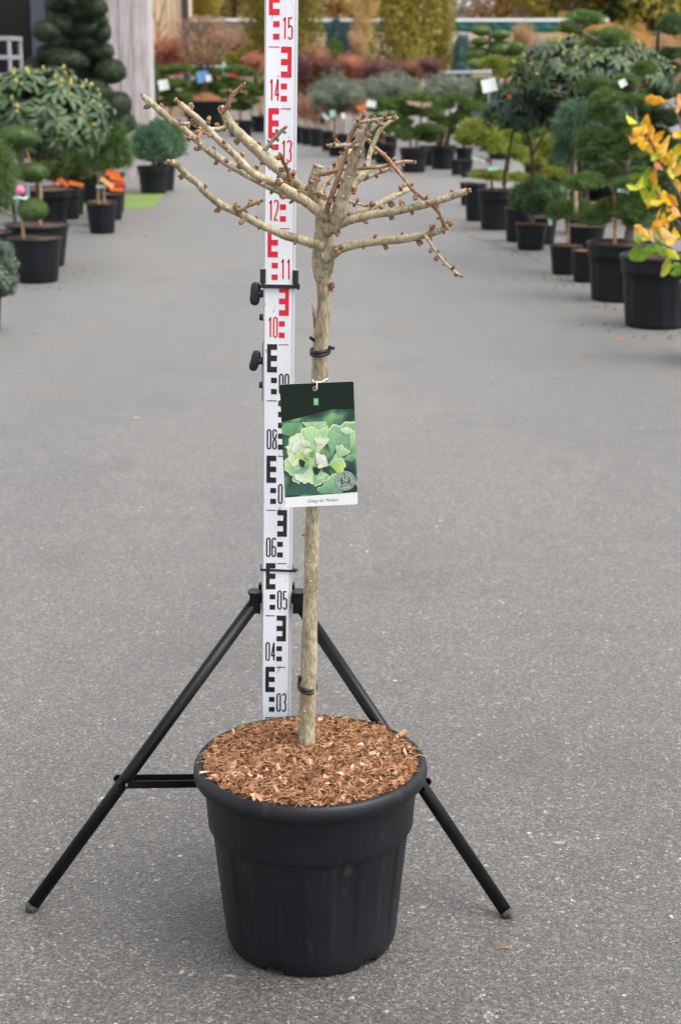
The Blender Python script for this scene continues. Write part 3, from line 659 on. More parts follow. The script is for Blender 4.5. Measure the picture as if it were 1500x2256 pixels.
def fan(cx, cy, r, a, spread, mat, k, edge=True, seed=0):
    q = np.random.RandomState(seed); n = 22; t = np.radians(np.linspace(a-spread/2, a+spread/2, n)); ph = q.uniform(0, 6, 3)
    rr_ = r*(1+.05*np.sin(t*9+ph[0])+.035*np.sin(t*17+ph[1])); rr_[0] *= .86; rr_[-1] *= .86
    def clipc(p): return [(min(max(x, 437), 1298), min(max(y, 590), 1440)) for x, y in p]
    if edge: layer('leaf_edge', clipc([(cx, cy)] + [(cx+1.055*R_*np.cos(x), cy-1.055*R_*np.sin(x)) for x, R_ in zip(t, rr_)]), k, GC['edge'], pic)
    fr = [.04,.3,.55,.75,.9,1.0]; V2 = []; tn = []
    for f in fr: V2 += clipc([(cx+R_*f*np.cos(x), cy-R_*f*np.sin(x)) for x, R_ in zip(t, rr_)])
    V2 = np.array([uv(*p) for p in V2]); F2 = [(a*n+i, a*n+i+1, (a+1)*n+i+1, (a+1)*n+i) for a in range(len(fr)-1) for i in range(n-1)]
    st_ = q.uniform(-.16, .16, n); tn = [np.clip(.25+.5*fr[a]+st_[i]+q.uniform(-.05,.05)-.25*abs(i-n/2)/n, 0, 1) for a in range(len(fr)-1) for i in range(n-1)]
    V3 = np.c_[V2[:, 0], np.full(len(V2), -.0006-(k+.5)*.00022), V2[:, 1]]
    obj('leaf', Geo().add(V3, F2, np.array(tn)).mesh('leaf'), GC[mat], pic)
for i, a in enumerate([(640,1180,320,-80,100,'teal',1,False),(980,1180,300,-110,80,'teal',1.2,False),(1110,1180,300,-75,60,'dark',1.4,False),(560,760,190,100,120,'mid',1.1,False),(800,720,200,75,120,'light',1.3,False),
   (1200,960,330,95,95,'soft',2,True),(1010,1000,300,80,50,'soft',2.2,True),(1230,930,210,60,60,'light',2.6,True),(1110,1480,270,105,80,'soft',2.4,True),(920,1480,130,80,120,'mid',2.5,True),
   (800,1010,340,88,62,'light',3,True),(760,1040,330,128,48,'pale',3.6,True),(800,1010,260,60,30,'pale',3.9,True),(760,1080,290,172,62,'light',4.2,True),(740,1090,200,150,50,'lime',4.7,True),
   (770,1110,250,212,42,'soft',4.5,True),(760,1100,205,-105,60,'pale',5.1,True),(790,1110,215,-62,62,'soft',5.6,True),(780,1110,110,-50,60,'dark',6.0,True),(830,1090,130,55,80,'cream',6.3,True),
   (970,1110,120,150,90,'cream',6.2,True),(960,1110,190,25,60,'light',6.0,True),(985,1110,170,-18,55,'lime',6.5,True),(1080,1030,150,60,80,'light',6.4,True),(720,1000,90,90,100,'lime',6.8,True),(640,900,95,140,130,'cream',6.9,True),(690,880,80,70,120,'pale',7.0,True),(600,1000,100,190,120,'pale',7.0,True),(650,1190,90,-120,120,'cream',7.1,True),(860,1180,85,-70,110,'light',7.1,True),(840,860,80,60,110,'cream',7.0,True),(560,1130,80,200,120,'light',7.1,True),(700,1050,80,200,100,'dark',7.2,False),(790,930,60,250,90,'mid',7.2,False),(1190,760,90,80,120,'pale',7.0,True),(1240,1080,80,100,120,'mid',7.0,True),(740,960,60,120,110,'cream',7.3,True),(620,1080,70,150,120,'edge',7.3,True)]): fan(*a, seed=i)
# round seal
def ring(cu, cv, r0, r1, k, mat):
    c = np.array(uv(cu, cv)); a = np.linspace(0, 2*np.pi, 40, endpoint=False); d = np.stack([np.cos(a), np.sin(a)], 1)
    V2 = np.concatenate([c+d*r0*UW, c+d*r1*UW]); return mark('seal_ring', V2, [(i, (i+1)%40, 40+(i+1)%40, 40+i) for i in range(40)], -.0006-k*.00022, mat, card)
pw, pg, pd = GC['cream'], plain('print_grey_green', (.30,.40,.36), .3), plain('print_seal_dark', (.035,.085,.068), .3)
SU, SV = 1160, 1297
ring(SU, SV, 0, 112, 8, pd); ring(SU, SV, 108, 118, 8.3, pg); ring(SU, SV, 96, 103, 8.3, pg); ring(SU, SV, 62, 67, 8.3, pw)
def put_text(body, u, v, size, k, mat, xs=1.0, name='lettering'):
    V, F = text_VF(body, size, xs=xs); c = uv(u, v)
    return mark(name, V[:, :2]+c, F, -.0006-k*.00022, mat, card)
put_text('50', SU, SV-14, 86*UW, 8.6, pw, .82); put_text('YRS', SU, SV+40, 40*UW, 8.6, pw, .9)
ringtxt = '\u2022 BALANCED & HARDY \u2022 EXPERIENCE \u2022 RESPECT OF NATURE '
g = Geo(); cS = np.array(uv(SU, SV))
for i, ch in enumerate(ringtxt):
    if ch == ' ': continue
    V, F = text_VF(ch, 30*UW); a = RAD(95) - i*2*np.pi/len(ringtxt); ca, sa = np.cos(a-np.pi/2), np.sin(a-np.pi/2)
    V2 = V[:, :2] @ np.array([[ca, sa], [-sa, ca]]) + cS + np.array([np.cos(a), np.sin(a)])*82*UW
    g.add(np.c_[V2[:, 0], np.full(len(V2), -.0006-8.6*.00022), V2[:, 1]], F)
obj('seal_lettering', g.mesh('seal_lettering'), pw, card)
put_text("Ginkgo bil. \u2019Mariken\u2019".replace('\u2019', "'"), 890, 1522, 58*UW, 0, plain('print_black', (.015,.015,.016), .4), .78, 'name_lettering')
lc = plain('print_green', (.10,.36,.17), .35)
layer('logo_field', [(823,319),(880,319),(880,398),(823,398)], .2, lc); 
for q in [[(823,319),(880,319),(880,323),(823,323)],[(823,394),(880,394),(880,398),(823,398)],[(823,323),(827,323),(827,394),(823,394)],[(876,323),(880,323),(880,394),(876,394)]]: layer('logo_border', q, .45, GC['soft'])
put_text('B', 853, 366, 52*UW, .5, GC['cream'], .8, 'logo_letter')
v = np.array([uv(839+x, 346-y) for x, y in arc(13, 0, 15, 14, 0, 180)]); mark('logo_leaf', v, [tuple(range(len(v)))], -.00072, GC['pale'], card)
c = uv(846, 207); a = np.linspace(0, 2*np.pi, 20, endpoint=False)
obj('eyelet', Geo().add(*tube([(c[0]+.0034*np.cos(x), -.0008, c[1]+.0034*np.sin(x)) for x in np.r_[a, a[:2]]], .0009, 6)).mesh('eyelet', True), plain('tin', (.45,.36,.30), .35, .6), card)
mark('eyelet_hole', np.array([(c[0]+.0027*np.cos(x), c[1]+.0027*np.sin(x)) for x in a]), [tuple(range(20))], -.0007, plain('hole_shade', (.10,.08,.07), .8), card)
st = [P(698,858,2.552), P(698,846,2.553), P(697,840,2.556), P(692,842,2.562), P(688,836,2.575)]
s2 = [P(698,842,2.554), P(708,841,2.566), P(722,834,2.585)]
obj('string', Geo().add(*tube(catmull(np.array(st)-cc, 5), .0010, 6)).add(*tube(catmull(np.array(s2)-cc, 5), .0010, 6)).mesh('string', True), M['string'], thing('hanging_string', 'short white string that hangs the plant label on the ginkgo stem', 'string', tuple(cc)))

# ------------------------------------------------------------------ litter on the asphalt
def ground_leaf(label, px, py, l_px, mat, ang, curl=.25, name='fallen_leaf', asp=.5):
    c = G(px, py); L_ = l_px*MPP(c[1], 0); q = np.random.RandomState(int(px*7+py)); n = 9
    s = np.linspace(-.5, .5, n); w = asp*.5*np.sqrt(np.clip(1-(2*s)**2, 0.001, 1))*(1+.12*q.randn(n))
    V = []
    for sg in (-1, 0, 1):
        for x, ww in zip(s, w): V.append([x, sg*ww, .03 + curl*(x*x*1.5 + (sg*ww)**2*2.0) + .02*q.rand()])
    V = np.array(V)*L_; F = [(r*n+i, r*n+i+1, (r+1)*n+i+1, (r+1)*n+i) for r in range(2) for i in range(n-1)]
    g = Geo().add(V, F); g.add(*tube([(.45*L_, 0, .06*L_), (.75*L_, .05*L_, .05*L_), (.95*L_, .02*L_, .03*L_)], [.012*L_, .01*L_, .008*L_], 5))
    o = obj(name, g.mesh(name, True), mat, None, (c[0], c[1], .001), (0, 0, ang)); return tag(o, label, 'leaf', 'fallen leaves on the asphalt')
yl, orl, brl, tan_ = plain('leaf_yellow', (.62,.42,.06), .6), plain('leaf_orange', (.50,.17,.045), .6), plain('leaf_brown', (.15,.065,.03), .7), plain('leaf_tan', (.42,.24,.12), .7)
pk = plain('leaf_pale', (.62,.52,.42), .7); dk = plain('leaf_dark', (.045,.035,.028), .8)
ground_leaf('yellow fallen leaf with a stalk lying alone left of the staff', 302, 922, 17, yl, .1)
ground_leaf('orange fallen leaf in the open right of the drive, the nearer of two', 1290, 781, 18, orl, .5)
ground_leaf('orange fallen leaf close to the nearest big pot on the right', 1365, 750, 22, orl, .3)
ground_leaf('tiny orange leaf beside the left edge of the nearest right pot', 1243, 704, 10, tan_, .1)
ground_leaf('pale curled leaf scrap at the right edge of the asphalt', 1411, 942, 10, pk, .6)
ground_leaf('reddish leaf lying just above the dark pavement joint', 1040, 527, 18, tan_, .1, .1)
ground_leaf('reddish leaf lying below the dark pavement joint', 1145, 575, 15, tan_, .1, .1)
ground_leaf('pale leaf at the foot of the small pot on the right', 1217, 613, 11, pk, .9)
ground_leaf('flat brown leaf left of the two orange leaves on the right', 1338, 727, 14, brl, 0, .1)
ground_leaf('thin tan leaf right of the ginkgo stem on the far asphalt', 878, 730, 20, tan_, .6, .1)
ground_leaf('dark leaf speck on the asphalt above the yellow leaf', 491, 708, 6, dk, 0)
ground_leaf('dark leaf speck in front of the small weeping pine pot', 197, 563, 8, dk, 0)
ground_leaf('dark flat leaf below the oval pots on the left', 76, 736, 13, brl, 0, .05)
ground_leaf('dark crumpled leaf on the right of the bottom pot row', 1478, 748, 9, dk, .4)
def straw(label, px, py, l_px, ang, mat):
    c = G(px, py); L_ = l_px*MPP(c[1], 0)
    g = Geo()
    for k in range(3):
        y = (k-1)*.035*L_; g.add(*tube(catmull([(-.5*L_+.04*k*L_, y, .02*L_), (0, y+.02*L_, .05*L_), (.5*L_-.05*k*L_, y, .045*L_)], 3), .022*L_, 5))
    return tag(obj('bark_strip', g.mesh('bark_strip', True), mat, None, (c[0], c[1], .001), (0, 0, ang)), label, 'bark strip')
straw('reddish bark strip lying on the asphalt below the right tripod foot', 1108, 2091, 36, .05, noisy('bark_strip', (.20,.07,.03), (.42,.22,.12), 200, .8))
straw('reddish bark strip cut off by the right edge of the foreground', 1484, 2077, 26, .3, M['fibre'])

# ================================================================== nursery behind
# ------------------------------------------------------------------ shared foliage meshes
def fol_pad(seed, n, ln, wd, flat, up, spread, core=.88, lumpy=.05, droop=0., two=False):
    q = np.random.RandomState(seed); g = Geo()
    V, F = usphere(18, 10); ph = q.uniform(0, 6, (4, 3))
    def bump(D): return 1 + lumpy*(np.sin(D@[5,3,2]+ph[0,0]) + np.sin(D@[-3,6,4]+ph[1,0]) + .7*np.sin(D@[8,-7,5]+ph[2,0]))
    g.add(V*bump(V)[:, None]*core*[1,1,flat], F, q.uniform(.1, .6, len(F)))
    D = q.randn(n, 3); D /= np.linalg.norm(D, axis=1)[:, None]
    D[:, 2] = np.where(D[:, 2] < -.55, -D[:, 2], D[:, 2])
    B = D*bump(D)[:, None]*q.uniform(core*.9, 1.0, (n, 1))*[1,1,flat]
    Nn = D/[1,1,flat]; Nn /= np.linalg.norm(Nn, axis=1)[:, None]
    d = Nn + np.array([0,0,up]) + spread*q.randn(n, 3); d /= np.linalg.norm(d, axis=1)[:, None]
    l = (ln*q.uniform(.5, 1.25, n))[:, None]
    s = np.cross(d, q.randn(n, 3)); s /= np.linalg.norm(s, axis=1)[:, None]; s *= wd
    if two:
        m1 = B + d*l*.5; m2 = m1 + (d+np.array([0,0,-droop]))*l*.55
        W = np.stack([B-s, B+s, m1+s*.8, m1-s*.8, m2], 1).reshape(-1, 3); i = np.arange(n)*5
        t = q.rand(n)
        g.add(W, np.stack([i, i+1, i+2, i+3], 1), t); g.add(np.zeros((0, 3)), np.stack([i+3, i+2, i+4], 1)-len(W), t)
    else:
        W = np.stack([B-s, B+s, B+d*l+np.array([0,0,-droop])*l], 1).reshape(-1, 3)
        g.add(W, np.arange(3*n).reshape(-1, 3), q.rand(n))
    return g.mesh('foliage')
def fol_leaves(seed, n, size, shape='ball', core=.0, asp=.5):
    q = np.random.RandomState(seed); g = Geo()
    if shape == 'ball':
        D = q.randn(n, 3); D /= np.linalg.norm(D, axis=1)[:, None]; ph = q.uniform(0, 6, 3)
        r = q.rand(n)**.38*(1+.16*np.sin(D@[4,3,5]+ph[0])+.12*np.sin(D@[-6,5,3]+ph[1])); B = D*r[:, None]
    elif shape == 'column':
        z = q.rand(n); a = q.uniform(0, 6.28, n); pr = np.clip(np.minimum(z*5+.35, (1.04-z)*2.6), 0, 1); r = .12*np.sqrt(q.rand(n))*pr*(1+.3*np.sin(a*3+z*14))
        B = np.stack([r*np.cos(a), r*np.sin(a), z], 1)
    elif shape == 'tree':
        nc = 26; C = q.randn(nc, 3)*[.15,.15,.22]+[0,0,.58]; R_ = q.uniform(.07, .15, nc); k = q.randint(nc, size=n)
        D = q.randn(n, 3); D /= np.linalg.norm(D, axis=1)[:, None]; B = C[k] + D*(R_[k]*q.rand(n)**.4)[:, None]
    elif shape == 'plume':                       # upright bare-twig haze widening upwards
        z = q.rand(n); a = q.uniform(0, 6.28, n); r = (.25+.75*np.sqrt(z))*np.sqrt(q.rand(n))*np.clip((1.05-z)*4, 0, 1); B = np.stack([r*np.cos(a), r*np.sin(a), z], 1)
    u = q.randn(n, 3); u[:, 2] *= .6; u /= np.linalg.norm(u, axis=1)[:, None]
    if shape == 'column': u = u+[0,0,.35]; u /= np.linalg.norm(u, axis=1)[:, None]
    v = np.cross(u, q.randn(n, 3)); v /= np.linalg.norm(v, axis=1)[:, None]
    l = (size*q.uniform(.6, 1.3, n))[:, None]; w = l*asp
    W = np.stack([B-u*l*.5, B+v*w*.5, B+u*l*.5, B-v*w*.5], 1).reshape(-1, 3)
    g.add(W, np.arange(4*n).reshape(-1, 4), q.rand(n))
    if core:
        V, F = usphere(12, 7, .06, q); g.add(V*core, F, q.uniform(0, .5, len(F)))
    return g.mesh('foliage')
FM = {
 'clip': [fol_pad(s, 5200, .075, .012, .62, .15, .45, .93, .03) for s in (1, 2)],
 'fluff': [fol_pad(s, 2300, .26, .026, .58, .5, .5, .76, .13) for s in (3, 4, 5)],
 'flat': [fol_pad(s, 2300, .18, .024, .34, .5, .5, .82, .11) for s in (6, 7)],
 'globe': [fol_pad(s, 4200, .17, .019, .88, .3, .5, .80, .09) for s in (8, 9)],
 'weep': [fol_pad(s, 4200, .42, .012, .95, -.15, .45, .70, .10, .55, True) for s in (10, 11)],
 'spruce': [fol_pad(s, 2600, .20, .040, .95, .15, .8, .78, .16) for s in (12,)],
 'ball': [fol_leaves(s, 2600, .17, 'ball', .55) for s in (13, 14)],
 'fine': [fol_leaves(s, 5200, .085, 'ball', .60) for s in (15, 16)],
 'column': [fol_leaves(s, 13000, .021, 'column', 0, .5) for s in (17, 18)],
 'tree': [fol_leaves(s, 4600, .034, 'tree', 0, .7) for s in (19, 20, 21)],
 'plume': [fol_leaves(s, 3600, .10, 'plume', 0, .16) for s in (22,)],
}
LM = {
 'pom': leafy('pompom_green', (.038,.082,.018), (.125,.20,.050)),
 'dark': leafy('dark_conifer', (.020,.034,.018), (.065,.095,.046)),
 'pine': leafy('pine_green', (.045,.095,.024), (.205,.30,.085)),
 'pinedk': leafy('deep_pine_green', (.030,.066,.026), (.125,.20,.072)),
 'olive': leafy('olive_pine', (.049,.079,.018), (.149,.201,.049)),
 'lush': leafy('lush_pine', (.035,.085,.022), (.15,.25,.080)),
 'long': leafy('long_needle_pine', (.040,.085,.022), (.17,.25,.08)),
 'bluegreen': leafy('blue_green_pine', (.045,.105,.060), (.16,.27,.16)),
 'blue': leafy('blue_spruce', (.07,.115,.09), (.26,.33,.26), c3=(.46,.42,.17)),
 'steel': leafy('steel_blue_conifer', (.05,.10,.10), (.17,.26,.25)),
 'juniper': leafy('juniper_green', (.035,.078,.016), (.17,.255,.058)),
 'yellowgreen': leafy('yellow_green_conifer', (.098,.156,.019), (.338,.377,.058), c3=(.546,.325,.078)),
 'greygreen': leafy('grey_green_leaves', (.086,.109,.075), (.287,.322,.236)),
 'red': leafy('dark_red_leaves', (.085,.034,.028), (.25,.095,.08), c3=(.46,.40,.36)),
 'redbrown': leafy('red_brown_leaves', (.175,.070,.038), (.560,.263,.149)),
 'salmon': leafy('salmon_leaves', (.34,.12,.075), (.66,.30,.19)),
 'orange': leafy('orange_leaves', (.36,.17,.05), (.70,.40,.13)),
 'gold': leafy('golden_green_leaves', (.20,.175,.030), (.44,.36,.065), trans=.4),
 'goldgreen': leafy('yellow_lime_leaves', (.180,.216,.014), (.504,.504,.060)),
 'autumn': leafy('autumn_brown_leaves', (.34,.21,.11), (.66,.43,.22), trans=.5),
 'autumny': leafy('autumn_yellow_leaves', (.42,.30,.12), (.74,.55,.26), trans=.5),
 'autumnp': leafy('autumn_pale_leaves', (.50,.40,.31), (.80,.68,.55), trans=.5),
 'haze': leafy('bare_twig_haze', (.193,.096,.061), (.455,.263,.166)),
 'rhodo': leafy('rhododendron_leaves', (.026,.058,.024), (.115,.165,.075), .5, .12, .35),
 'rhododk': leafy('dark_rhododendron_leaves', (.018,.042,.026), (.07,.11,.065), .5, .1, .3),
}
M['stem_tan'] = noisy('pale_stem', (.26,.18,.10), (.46,.35,.22), 30, .8, .4, 60)
M['stem_dark'] = noisy('dark_stem', (.035,.022,.016), (.085,.058,.042), 30, .8, .4, 60)
M['stem_grey'] = noisy('grey_stem', (.10,.085,.065), (.22,.19,.14), 25, .8, .4, 60)
M['stem_orange'] = noisy('orange_stem', (.28,.12,.05), (.45,.22,.11), 25, .8)
M['soil'] = noisy('rusty_bark_soil', (.10,.035,.013), (.34,.15,.065), 14, .95, 1, 30)
M['soil_dark'] = noisy('dark_soil', (.035,.018,.010), (.12,.060,.030), 14, .95, 1, 30)
M['tagorange'] = plain('orange_tag', (.80,.16,.02), .5); M['tagpeach'] = plain('peach_tag', (.85,.40,.16), .5); M['tagred'] = plain('red_tag', (.62,.045,.02), .5)
M['tagmint'] = plain('mint_tag', (.38,.62,.53), .5); M['tagwhite'] = plain('white_tag', (.80,.82,.80), .5); M['tagblue'] = plain('blue_tag', (.14,.32,.66), .5); M['tagpink'] = plain('pink_flower', (.72,.17,.28), .6)
# unit pot meshes
def rib(th, z, i): return -.022*np.clip((np.cos(th*14)-.1)*3, 0, 1)*(1 if .1 < z < .72 else 0)
UPOT = [Geo().add(*lathe([(.70,.02),(.76,0),(.79,.02),(.80,.06)]+[(.80+.11*t, .06+.66*t) for t in np.linspace(.08, 1, 7)]+[(.925,.735),(.955,.745),(.965,.80),(.975,.93)], 84, rib, None, True)).mesh('pot_body', True),
        Geo().add(*lathe([(.70,.02),(.755,0),(.785,.03),(.80,.07),(.86,.4),(.93,.75),(.965,.93)], 48, None, None, True)).mesh('pot_body', True)]
URIM = Geo().add(*lathe([(.965,.925),(1.0,.928),(1.02,.95),(1.015,.985),(.985,1.0),(.955,.985),(.945,.90)], 56)).mesh('pot_rim', True)
rr_ = np.linspace(0.001, .95, 7); q = np.random.RandomState(9)
V, F = lathe([(r, .955-.0*r) for r in rr_], 30); V[:, 2] += q.randn(len(V))*.008; USOIL = Geo().add(V, F).mesh('soil')
V, F = lathe([(r, .98+.30*(1-r/.95)) for r in rr_], 30); V[:, 2] += q.randn(len(V))*.012; UMOUND = Geo().add(V, F).mesh('soil_mound')
POTG = 'black pots along the drive'
def pot_at(px, pyb, w, h, label, soil='soil', kind=0, mound=False, group=POTG, yscale=1.0):
    gf = G(px, pyb); R_ = w/2*MPP(gf[1], .25)/1.02; Yc = gf[1]+.79*R_*yscale; X_ = (px-750)*MPP(Yc, .2)
    hz_ = P(px, pyb-h, Yc-R_*yscale)[2]
    o = obj('plant_pot', UPOT[kind], M['pot'], None, (X_, Yc, 0), (0, 0, (px*.7) % 6), (R_, R_*yscale, hz_)) if yscale == 1.0 else obj('plant_pot', UPOT[kind], M['pot'], None, (X_, Yc, 0), (0, 0, 0), (R_, R_*yscale, hz_))
    tag(o, label, 'pot', group)
    obj('rim', URIM, M['pot'], o); obj('soil', UMOUND if mound else USOIL, M[soil], o)
    return Yc, hz_, X_
PRS = np.random.RandomState(21)
def stem(par, pts, w, Y, mat='stem_tan', name='stem', jit=.03):
    p3 = np.array([P(x, y, Y) for x, y in pts]); o0 = np.array(par.location)
    wv = np.interp(np.linspace(0, 1, len(pts)), np.linspace(0, 1, len(w)), w); rad = np.array([a/2*MPP(Y, b[2]) for a, b in zip(wv, p3)])
    C = catmull(np.c_[p3, rad], 4); V, F = tube(C[:, :3]-o0, C[:, 3], 8, jit, True, PRS)
    return obj(name, Geo().add(V, F).mesh(name, True), M[mat], par)
def pads(par, lst, kind, mat, Y, name='foliage_pad', dys=.12):
    o0 = np.array(par.location)
    zr = dict(clip=.62, fluff=.58, flat=.34, globe=.88, weep=.95, spruce=.95, ball=1, fine=1)[kind]
    for p_ in lst:
        cx, cy, w, h = p_[:4]; dy = p_[4] if len(p_) > 4 else PRS.uniform(-dys, dys); mt = LM[p_[5]] if len(p_) > 5 else LM[mat]
        c = P(cx, cy, Y+dy); s = MPP(Y+dy, c[2]); me = FM[kind][PRS.randint(len(FM[kind]))]
        obj(name, me, mt, par, tuple(c-o0), (PRS.uniform(-.08, .08), PRS.uniform(-.08, .08), PRS.uniform(0, 6.28)), (w/2*s, w/2*s, h/2*s/zr))
def plant(name, label, cat, px, Y, z=None, group=None):
    return thing(name, label, cat, ((px-750)*MPP(Y, .2), Y, z or 0), group=group)
def card(px, py, w, h, Y, mat, ang, label, name='plant_tag', yaw=0., cat='tag', grp=None):
    c = P(px, py, Y); s = MPP(Y, c[2]); a, b = w/2*s, h/2*s; k = 5; xs = np.linspace(-a, a, k)
    V = np.array([[x, -.10*a*(x/a)**2+d, z] for d in (-.0008, .0008) for z in (-b, b) for x in xs])
    F = [(i, i+1, k+i+1, k+i) for i in range(k-1)] + [(2*k+i, 3*k+i, 3*k+i+1, 2*k+i+1) for i in range(k-1)] + [(k+i, k+i+1, 3*k+i+1, 3*k+i) for i in range(k-1)] + [(i, 2*k+i, 2*k+i+1, i+1) for i in range(k-1)] + [(0, k, 3*k, 2*k), (k-1, 3*k-1, 4*k-1, 2*k-1)]
    o = obj(name, Geo().add(V, F).mesh(name), M[mat], None, tuple(c), (0, -ang, yaw)); return tag(o, label, cat, grp)

# rhododendron whorls
def whorl(seed, n=9):
    q = np.random.RandomState(seed); g = Geo()
    for i in range(n):
        a = i*2*np.pi/n + q.normal(0, .15); L_ = q.uniform(.8, 1.1); dr = q.uniform(.15, .75); w = q.uniform(.13, .18); s = np.array([.06,.3,.6,.85,1.0]); wd = np.array([.25,.85,1,.7,.06])*w
        x = s*L_; z = .18*np.sin(s*1.6) - dr*s*s*L_
        ca, sa = np.cos(a), np.sin(a); c = np.stack([x*ca, x*sa, z], 1); sd = np.stack([-sa*wd, ca*wd, .25*wd], 1); sd2 = np.stack([-sa*wd, ca*wd, -.25*wd], 1)
        V = np.concatenate([c-sd2, c, c+sd]); t = q.rand()
        g.add(V, np.array([[r*5+j, r*5+j+1, (r+1)*5+j+1, (r+1)*5+j] for r in range(2) for j in range(4)]), t)
    return g.mesh('leaf_whorl', True)
WH = [whorl(s) for s in (1, 2, 3, 4)]
V, F = usphere(8, 5); UBUD = Geo().add(V*[.10,.10,.20]+[0,0,.12], F).mesh('flower_bud', True)
M['budyellow'] = plain('yellow_flower_bud', (.42,.36,.10), .6)
def rhodo(label, cx, cy, wx, hy, Y, n, size_px, mat, stems, potinfo=None, budp=.7, seed=0, low=-.35, smat='stem_dark'):
    t = plant('rhododendron', label, 'shrub', cx, Y); o0 = np.array(t.location); q = np.random.RandomState(seed)
    c = P(cx, cy, Y); s = MPP(Y, c[2]); rx, rz = wx/2*s, hy/2*s; ws = size_px/2*s
    for st in stems: stem(t, st[0], st[1], Y, smat)
    obj('inner_foliage', FM['ball'][0], LM[mat], t, tuple(c-o0-[0, 0, rz*.05]), (0, 0, 1), (rx*.80, rx*.80, rz*.74))
    gold = math.pi*(3-math.sqrt(5))
    for i in range(n):
        z = 1-(i+.5)/n*(1-low); r = math.sqrt(max(0, 1-z*z)); a = i*gold + q.normal(0, .2)
        d = np.array([r*np.cos(a), r*np.sin(a), z]); k = 1+q.normal(0, .045)
        pos = c + d*[rx, rx, rz]*k; nn = d/[rx, rx, rz]; nn /= np.linalg.norm(nn); nn = nn + [0, 0, .55]; nn += q.randn(3)*.18
        w_ = obj('leaf_whorl', WH[q.randint(4)], LM[mat], t, tuple(pos-o0), (0,0,0), ws*q.uniform(.8, 1.15)); w_.rotation_euler = (rot_to(nn) @ Matrix.Rotation(q.uniform(0, 6), 3, 'Z')).to_euler()
        if q.rand() < budp: obj('flower_bud', UBUD, M['budyellow'], w_)
    return t

# ------------------------------------------------------------------ left side
# low blue spruce cut by the left edge
Y, hz_, X_ = pot_at(-42, 735, 100, 95, 'black pot of the blue spruce cut by the left edge')
t = plant('blue_spruce', 'bushy low blue spruce with yellowish tips cut by the left edge', 'shrub', -42, Y)
pads(t, [(-35,590,125,110),(10,575,50,60),(15,620,50,50),(-5,550,60,40),(0,640,60,36)], 'spruce', 'blue', Y, 'foliage_clump', .06)
# two oval tubs with pompom pines
Y, hz_, X_ = pot_at(79, 626, 122, 98, 'nearer oval black tub on the left, with a cut-down pompom pine', 'soil_dark', 1)
t = plant('pompom_pine', 'pompom pine with one low round pad in the nearer oval tub', 'tree', 50, Y)
stem(t, [(53,528),(50,490),(46,452),(44,436)], [8,7,6,6], Y); stem(t, [(38,480),(18,470),(0,456)], [5,5,4], Y, 'stem_grey', 'side_branch'); stem(t, [(47,465),(60,468),(72,465)], [6,5,5], Y)
pads(t, [(72,463,70,52,.0)], 'clip', 'pom', Y)
c = P(45, 420, Y-.02); s = MPP(Y, c[2]); fl = thing('pink_flower', 'pink flower ball resting on mint ribbon at the top of a cut stem', 'flower', tuple(c))
g = Geo(); q = np.random.RandomState(2)
for i in range(60):
    d = q.randn(3); d /= np.linalg.norm(d); V, F = usphere(6, 4); g.add((V*[.42,.42,.16]) @ np.array(rot_to(d)).T*10*s + d*9*s, F, q.rand())
obj('petals', g.mesh('petals', True), M['tagpink'], fl)
a = np.linspace(0, 6.28, 18); obj('ribbon', Geo().add(*tube(np.stack([13*s*np.cos(a), 13*s*np.sin(a), -16*s+2*s*np.sin(3*a)], 1), 2.6*s, 6)).mesh('ribbon', True), M['tagmint'], fl)
Y, hz_, X_ = pot_at(84, 592, 146, 92, 'farther oval black tub on the left, behind the other', 'soil_dark', 1)
t = plant('pompom_pine', 'pompom pine with two round green pads in the farther oval tub', 'tree', 88, Y)
stem(t, [(88,500),(89,460),(90,420),(82,392),(74,380)], [9,8,8,7], Y); stem(t, [(70,372),(63,345),(56,318)], [7,6,5], Y, 'stem_orange')
pads(t, [(72,381,74,46,-.05),(40,302,90,54,-.05)], 'clip', 'pom', Y)
# long-needled pine at the left edge
Y, hz_, X_ = pot_at(-22, 606, 100, 92, 'black pot of the long-needled pine at the left edge')
t = plant('long_needled_pine', 'long-needled light green pine drooping in from the left edge', 'tree', -22, Y); stem(t, [(-20,520),(-18,440),(-16,390)], [12,10,8], Y, 'stem_grey')
pads(t, [(-18,380,105,130,0),(0,420,60,90,-.1),(-20,440,80,90,0)], 'weep', 'long', Y, 'needle_mass')
# big rhododendron left
rhodo('large rounded rhododendron with pale flower buds left of the drive', 88, 262, 285, 205, 13.6, 190, 74, 'rhodo', [([(88,520),(86,420),(84,340),(90,290)], [16,14,12,10])], seed=4, low=-.55)
pot_at(88, 500, 150, 80, 'black pot of the large rhododendron, hidden behind the oval tubs', 'soil_dark')
# row of pots with orange tags, olive pine above
for i, (px, pyb, w, h, lb) in enumerate([(112,496,66,58,'black pot nearest the oval tubs in the orange-tagged row'),(122,480,74,64,'second black pot of the orange-tagged row, half hidden'),(150,484,60,66,'third black pot of the orange-tagged row below the olive pine'),(160,474,58,66,'black pot at the back of the orange-tagged row below the olive pine')]):
    Y, hz_, X_ = pot_at(px, pyb, w, h, lb)
    if i == 2: YO = Y
t = plant('olive_pine', 'dense olive green pine above the orange-tagged pots on the left', 'tree', 150, YO)
stem(t, [(148,424),(146,400),(150,360)], [7,7,6], YO, 'stem_grey'); stem(t, [(140,425),(138,395),(135,350)], [6,6,5], YO, 'stem_grey')
pads(t, [(150,340,110,110,0),(120,370,75,75,-.1),(172,375,62,56,.1),(110,330,70,70,.2),(165,305,70,60,.3)], 'globe', 'olive', YO, 'foliage_mass')
